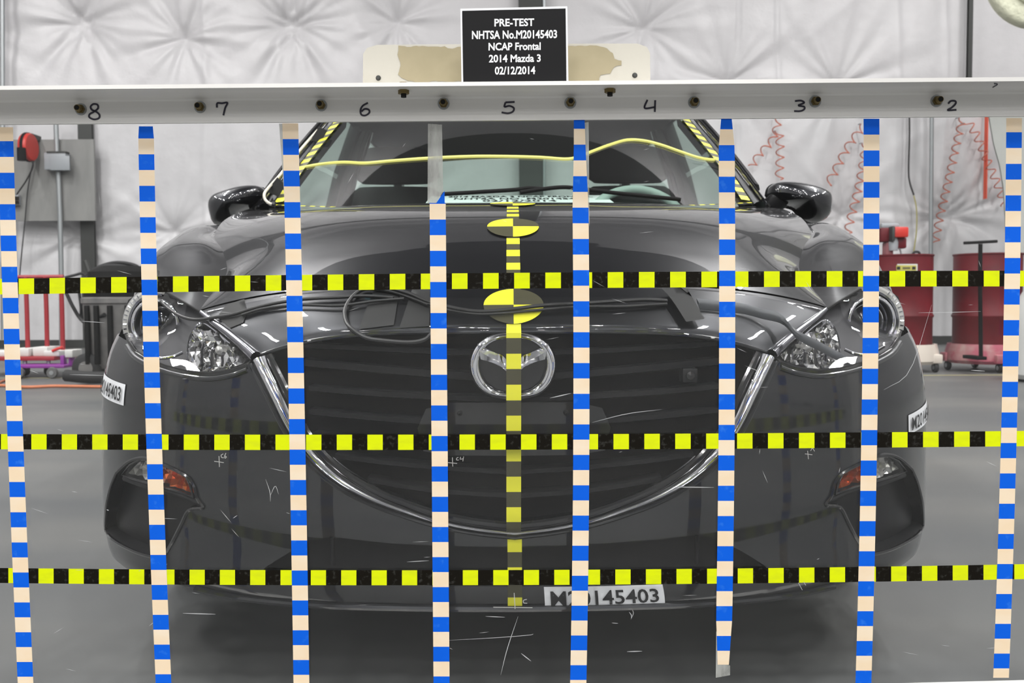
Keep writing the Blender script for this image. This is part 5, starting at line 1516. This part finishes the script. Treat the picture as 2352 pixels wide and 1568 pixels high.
# hand-drawn digits
def stroke(paths, fn, w, name, mt, parent, off=0.0006):
    m = MB()
    for pa in paths:
        P = spline(pa, max(6, 6*len(pa)))
        t = np.gradient(P, axis=0); t /= np.linalg.norm(t, axis=1)[:, None] + 1e-9
        n = np.stack([-t[:, 1], t[:, 0]], 1)*w/2
        m.grid([[fn(p[0]+q[0], p[1]+q[1], off) for p, q in zip(P, n)], [fn(p[0]-q[0], p[1]-q[1], off) for p, q in zip(P, n)]])
    return m.build(name, mt, parent, smooth=False)
bf = lambda x, y, o: plane_at(x, y, 0.004 + o)
DG = {
 '8': [[(226, 246), (223, 240), (214, 239), (208, 245), (211, 252), (220, 256), (228, 263), (227, 271), (216, 274), (205, 269), (206, 262), (215, 257), (223, 251), (226, 246)]],
 '7': [[(498, 247), (499, 237), (510, 237), (522, 236), (517, 248), (513, 265)]],
 '6': [[(845, 236), (833, 243), (828, 253), (830, 263), (839, 265), (848, 259), (847, 252), (838, 250), (830, 256)]],
 '5': [[(1182, 234), (1161, 235)], [(1161, 235), (1159, 245), (1170, 243), (1180, 248), (1178, 256), (1167, 260), (1152, 258)]],
 '4': [[(1487, 229), (1481, 248), (1504, 246)], [(1505, 230), (1504, 257)]],
 '3': [[(1826, 232), (1840, 231), (1847, 236), (1834, 242), (1847, 245), (1847, 251), (1838, 255), (1824, 255)]],
 '2': [[(2178, 238), (2184, 232), (2194, 232), (2195, 238), (2186, 247), (2177, 253), (2197, 252)]]}
for d, pa in DG.items(): stroke(pa, bf, 4.2, 'marked_digit', MARKER, beam)
stroke([[(2280, 198), (2291, 191), (2283, 189)]], lambda x, y, o: flange_point(x, y+2) + np.array([0, 0, -0.0008]), 2.0, 'pen_mark', MARKER, beam)
# peeled backing board standing behind the beam
YBk = 1.49
bdir = np.array([dv[0], dv[1], 0])
def bo(px, py, o=0.0): return U(px, py, YBk - o)
outl = [(833, 192), (834, 124), (843, 110), (866, 103), (1100, 101), (1464, 100), (1486, 108), (1493, 122), (1494, 192)]
m = MB(); m.prism([bo(*p) - np.array([0, 0, 0.012 if p[1] == 192 else 0]) for p in outl], (0, 0.006, 0)); bd = m.build('backing_board', BOARDWHT, bar, smooth=False)
def jag(poly, a):
    out = []
    for i in range(len(poly)):
        p, q = np.array(poly[i], float), np.array(poly[(i+1) % len(poly)], float)
        k = max(1, int(np.linalg.norm(q-p)/7)); out += [p + (q-p)*j/k + rng.uniform(-a, a, 2) for j in range(k)]
    return [tuple(p) for p in out]
for poly in ([(915, 106), (1020, 107), (1030, 112), (1060, 106), (1062, 185), (1035, 187), (1000, 186), (960, 190), (930, 184), (914, 172), (921, 150), (913, 125)],
             [(1300, 106), (1370, 104), (1395, 112), (1408, 122), (1412, 135), (1428, 140), (1426, 150), (1410, 154), (1402, 168), (1380, 172), (1375, 186), (1300, 186)]):
    v3, f3 = cdt(jag(poly, 1.6), [], 12)
    mk('peeled_area', [bo(x, y, 0.0008) for x, y in v3], f3, PEELED, bd, False)
for px, py in ((869, 179), (1458, 173)):
    m = MB(); m.lathe([(0, -0.003), (0.0022, -0.003), (0.0040, -0.001), (0.0042, 0.0)], bo(px, py), 'y', 16); m.build('screw', STEELDK, bd)

# ---- tapes
def yq(pts): 
    P = np.array(pts, float); return np.polyfit(P[:, 0], P[:, 1], 2)
def htape(name_lab, ycent, anchors, half):
    cf = yq(ycent)                                    # y(x)
    kx = np.polyfit([a[1] for a in anchors], [a[0] for a in anchors], 2)   # x(k)
    m = MB()
    for k in range(-34, 36):
        xa, xb = np.polyval(kx, k), np.polyval(kx, k+1)
        xs = [xa, xb]
        m.grid([[plane_at(x, np.polyval(cf, x)-half, 0.0003) for x in xs], [plane_at(x, np.polyval(cf, x)+half, 0.0003) for x in xs]], k % 2)
    o = m.build('checkered_tape', [YELLOW, BLACKT], bar, smooth=False); o['label'] = name_lab
htape('top yellow and black checkered tape', [(43, 657.5), (340, 653.4), (660, 649.3), (1180, 643.2), (1560, 642.6), (1870, 641.2), (2300, 639)], [(43, -30), (1109.5, 0), (2259.6, 32)], 18.0)
htape('middle yellow and black checkered tape', [(43, 1014.5), (660, 1014.8), (1180, 1014.5), (1560, 1013.7), (1870, 1011.7), (2300, 1006.9)], [(72, -30), (1126.1, 0), (2263, 32)], 17.6)
htape('bottom yellow and black checkered tape', [(20, 1322.2), (340, 1323.6), (660, 1325.4), (1180, 1326.2), (1560, 1323.8), (1870, 1320.7), (2300, 1312.8)], [(88.5, -30), (1133, 0), (2259, 32)], 17.2)

def vtape(lab, cents, y0, y1, bl, w, top=None, bot=None):
    """cents: (y, x) centre points; bl: y where a blue square starts"""
    cf = np.polyfit([c[0] for c in cents], [c[1] for c in cents], 2)
    dz = 35.55*1.497/F
    zb = plane_at(1176, bl)[2]
    edges = []
    zt, zl = plane_at(1176, y0)[2], plane_at(1176, y1)[2]
    k0 = int(math.ceil((zb - zt)/dz)); k1 = int(math.floor((zb - zl)/dz))
    def y_of_z(z): return float(proj(plane_xz(0, z))[1])
    ys = [(y0, None)] + [(y_of_z(zb - k*dz), k) for k in range(k0, k1+1)] + [(y1, None)]
    ys = sorted(set(round(y, 2) for y, _ in ys))
    m = MB()
    def half(y):
        h = w/2
        if top: h *= np.interp(y, top[0], top[1])
        return h
    for a, b in zip(ys[:-1], ys[1:]):
        if b - a < 1.0: continue
        zm = plane_at(1176, (a+b)/2)[2]; k = int(math.floor((zb - zm)/dz))
        xa, xb = np.polyval(cf, a), np.polyval(cf, b)
        P = [plane_at(xa-half(a), a, 0.0008), plane_at(xa+half(a), a, 0.0008), plane_at(xb+half(b), b, 0.0008), plane_at(xb-half(b), b, 0.0008)]
        m.add(P, [(0, 1, 2, 3)], 0 if k % 2 == 0 else 1)
    o = m.build('scale_tape', [BLUE, BEIGE], bar, smooth=False); o['label'] = lab
    return cf
V_ = [
 ('leftmost blue and beige scale tape', [(290, 12), (500, 17.5), (784, 27), (1028, 36.5), (1490, 55)], 292, 1590, 825.8, 36),
 ('second blue and beige scale tape from left', [(320, 336), (784, 345), (1028, 356), (1540, 374)], 290, 1600, 784.4, 36),
 ('third blue and beige scale tape from left', [(320, 667.7), (784, 678), (1028, 683.5), (1540, 691.8)], 282, 1600, 750.3, 36.5),
 ('blue and beige scale tape left of the badge, cut short at the top', [(517, 1005.5), (784, 1008), (1028, 1009.5), (1540, 1014)], 466, 1600, 789.6, 37),
 ('blue and beige scale tape right of the badge', [(300, 1330), (480, 1334.5), (784, 1336), (1028, 1334), (1540, 1329)], 275, 1600, 762.7, 37.5),
 ('third blue and beige scale tape from right, torn at the bottom', [(300, 1669), (480, 1669.6), (784, 1670), (1028, 1669), (1460, 1662.5)], 273, 1526, 763.8, 37),
 ('second blue and beige scale tape from right', [(290, 2001.7), (784, 1999.6), (1028, 1996), (1540, 1984)], 272, 1600, 775.8, 36.5),
 ('rightmost blue and beige scale tape', [(290, 2329), (517, 2327), (784, 2323), (1028, 2315.6), (1490, 2302)], 271, 1556, 734.9, 36)]
for i, a in enumerate(V_):
    tp = None
    if i == 4: tp = ([275, 340, 480, 1600], [0.66, 0.72, 0.98, 1.0])
    if i == 5: tp = ([273, 340, 1420, 1470, 1526], [0.66, 1.0, 1.0, 0.85, 0.7])
    if i == 1: tp = ([288, 318, 1600], [0.88, 1.0, 1.0])
    vtape(*a, top=tp)
# slanted torn top of the short tape
m = MB(); m.add([plane_at(1021, 438, 0.0009), plane_at(1021.5, 466, 0.0009), plane_at(1002, 466, 0.0009)], [(0, 1, 2)]); m.build('torn_tape_end', BLUE, bar, smooth=False)
# old clear tape left on the panel
def clear_tape(poly, off=0.0006):
    m = MB(); m.prism([plane_at(x, y, off) for x, y in poly], (0, 0.0002, 0)); m.build('old_clear_tape', OLDTAPE, bar, smooth=False)
clear_tape([(983, 284), (1015, 286), (1018, 440), (1002, 466), (982, 466)])
clear_tape([(1341, 282), (1352, 280), (1354, 500), (1354, 520), (1347, 470)])
clear_tape([(641, 284), (650, 284), (657, 405), (664, 408), (660, 470), (655, 482), (652, 440)])
clear_tape([(1645, 1450), (1652, 1452), (1655, 1520), (1677, 1528), (1677, 1550), (1644, 1556)])
# bottom rail, posts and feet
z0 = plane_at(2352, 1556)[2]
rl_, rr_ = plane_at(0, 1622)[2], plane_at(2352, 1578)[2]
za, zb_ = [rl_ + (rr_-rl_)*(x + 0.826)/1.652 for x in (-HW, HW)]
m = MB(); m.add([(x, y, z) for x, zt in ((-HW, za), (HW, zb_)) for y in (1.488, 1.522) for z in (zt-0.05, zt)], [(0, 1, 3, 2), (4, 6, 7, 5), (0, 4, 5, 1), (2, 3, 7, 6), (0, 2, 6, 4), (1, 5, 7, 3)]); m.build('bottom_rail', ALU, bar, smooth=False)
for sg in (1, -1):
    m = MB(); m.box(sg*(HW-0.01), sg*(HW+0.05), 1.47, 1.53, 0.012, 1.05, 0.004); po = m.build('post', ALU, bar)
    m = MB(); m.box(sg*(HW-0.04), sg*(HW+0.08), 1.43, 1.53, 0.0, 0.012, 0.003); m.build('foot', ALU, po)
# scratches and pencil marks on the panel
sc = [[(2110, 718), (2180, 717), (2253, 715)], [(185, 737), (240, 741)], [(2030, 895), (2090, 850), (2140, 700)], [(1360, 970), (1440, 950), (1520, 940)], [(1263, 914), (1311, 903)],
      [(345, 703), (358, 735)], [(610, 1100), (620, 1130), (621, 1152)], [(620, 1140), (632, 1116), (640, 1135)], [(1445, 1405), (1450, 1412), (1450, 1420)], [(1452, 1400), (1455, 1408), (1449, 1422)],
      [(1190, 1415), (1165, 1490), (1150, 1550)], [(1030, 1470), (1140, 1464), (1215, 1458), (1225, 1455)], [(535, 1190), (545, 1183)], [(420, 1408), (495, 1410)], [(1405, 1430), (1420, 1431)], [(2230, 850), (2262, 852)],
      [(935, 1290), (985, 1287)], [(1115, 1415), (1160, 1417)], [(1440, 1496), (1475, 1495)], [(160, 860), (245, 862)], [(1197, 1500), (1220, 1518)], [(245, 1170), (250, 1172)], [(1545, 1118), (1640, 1119)]]
m = MB()
for pa in sc:
    P = spline(pa, 8); w = rng.uniform(0.5, 1.1)
    n = np.stack([-np.gradient(P[:, 1]), np.gradient(P[:, 0])], 1); n /= np.linalg.norm(n, axis=1)[:, None] + 1e-9
    ww = (w*np.sin(np.linspace(0.2, 2.94, 8)))[:, None]
    n = np.stack([-(np.gradient(P[:, 1])), np.gradient(P[:, 0])], 1); n /= np.linalg.norm(n, axis=1)[:, None] + 1e-9
    m.grid([[plane_at(*p, 0.0004) for p in P + n*ww], [plane_at(*p, 0.0004) for p in P - n*ww]])
for _ in range(70):
    x, y = rng.uniform(60, 2300), rng.uniform(300, 1550); a = rng.normal(0, 0.35) if rng.random() < 0.7 else rng.uniform(0, 3.1); L = rng.uniform(3, 22); w = rng.uniform(0.3, 0.6)
    d = np.array([math.cos(a), math.sin(a)])*L; n = np.array([-math.sin(a), math.cos(a)])*w; c = np.array([x, y])
    m.add([plane_at(*(c-d), 0.0004), plane_at(*(c+n), 0.0004), plane_at(*(c+d), 0.0004), plane_at(*(c-n), 0.0004)], [(0, 1, 2, 3)])
o = m.build('scratches', SCRATCH, bar, smooth=False); o['kind'] = 'stuff'
pf = lambda x, y, o_: plane_at(x, y, 0.0004)
PENC = mat('grease_pencil', (0.36, 0.36, 0.35), 0.7)
stroke([[(492, 1059), (514, 1062)], [(503, 1047), (504, 1072)], [(513, 1042), (508, 1045), (509, 1050), (514, 1051)], [(519, 1040), (516, 1047), (517, 1052), (520, 1049), (517, 1047)]], pf, 1.6, 'pencil_mark', PENC, bar)
stroke([[(1029, 1062), (1050, 1064)], [(1039, 1050), (1040, 1071)], [(1053, 1050), (1049, 1052), (1049, 1056), (1054, 1056)], [(1058, 1049), (1057, 1054), (1064, 1053)], [(1065, 1048), (1063, 1059)]], pf, 1.5, 'pencil_mark', PENC, bar)
stroke([[(1849, 1042), (1866, 1044)], [(1855, 1035), (1857, 1054)], [(1862, 1035), (1866, 1029), (1871, 1036)]], pf, 1.3, 'pencil_mark', PENC, bar)
stroke([[(1181, 1361), (1183, 1398)], [(1133, 1394), (1223, 1395)], [(1210, 1376), (1203, 1378), (1203, 1384), (1211, 1385)]], pf, 1.8, 'pencil_mark', PENC, bar)
stroke([[(1834, 1338), (1843, 1355)], [(1846, 1336), (1851, 1344)]], pf, 1.2, 'pencil_mark', PENC, bar)

# ================================================================== the test sign
ps = flange_point(1060, 190); 
YS = 1.428
def sg_(px, py, o=0.0): return U(px, py, YS - o)
sgn = thing('test_sign', 'black test sign with white lettering standing on the aluminium beam', 'sign', tuple(sg_(1183, 188)))
q = [(1060, 188.5), (1305.5, 186.5), (1303, 14.5), (1057.5, 20)]
m = MB(); m.prism([sg_(*p) for p in q], (0, 0.003, 0)); m.build('card', WHITEP, sgn, smooth=False)
qi = [(1064, 188.2), (1301, 186.8), (1299, 19.5), (1061.5, 25)]
m = MB(); m.prism([sg_(*p, 0.0004) for p in qi], (0, -0.0003, 0)); m.build('black_field', mat('sign_black', (0.011, 0.011, 0.012), 0.5, spec=0.12), sgn, smooth=False)
for s_, x0, x1, y0, y1 in (('PRE-TEST', 1135.5, 1227, 42.5, 60.5), ('NHTSA No.M20145403', 1084, 1279.5, 69.5, 89), ('NCAP Frontal', 1122, 1242, 97.5, 115.5), ('2014 Mazda 3', 1123, 1242, 125, 143), ('02/12/2014', 1136.5, 1229.5, 152.5, 171)):
    uv, Fc = text_geo(s_, 0.028)
    mk('lettering', [sg_(x0+(x1-x0)*a, y1+(y0-y1)*b - 0.012*((x0+(x1-x0)*a)-1183), 0.0010) for a, b in uv], Fc, WHITEINK, sgn, False)
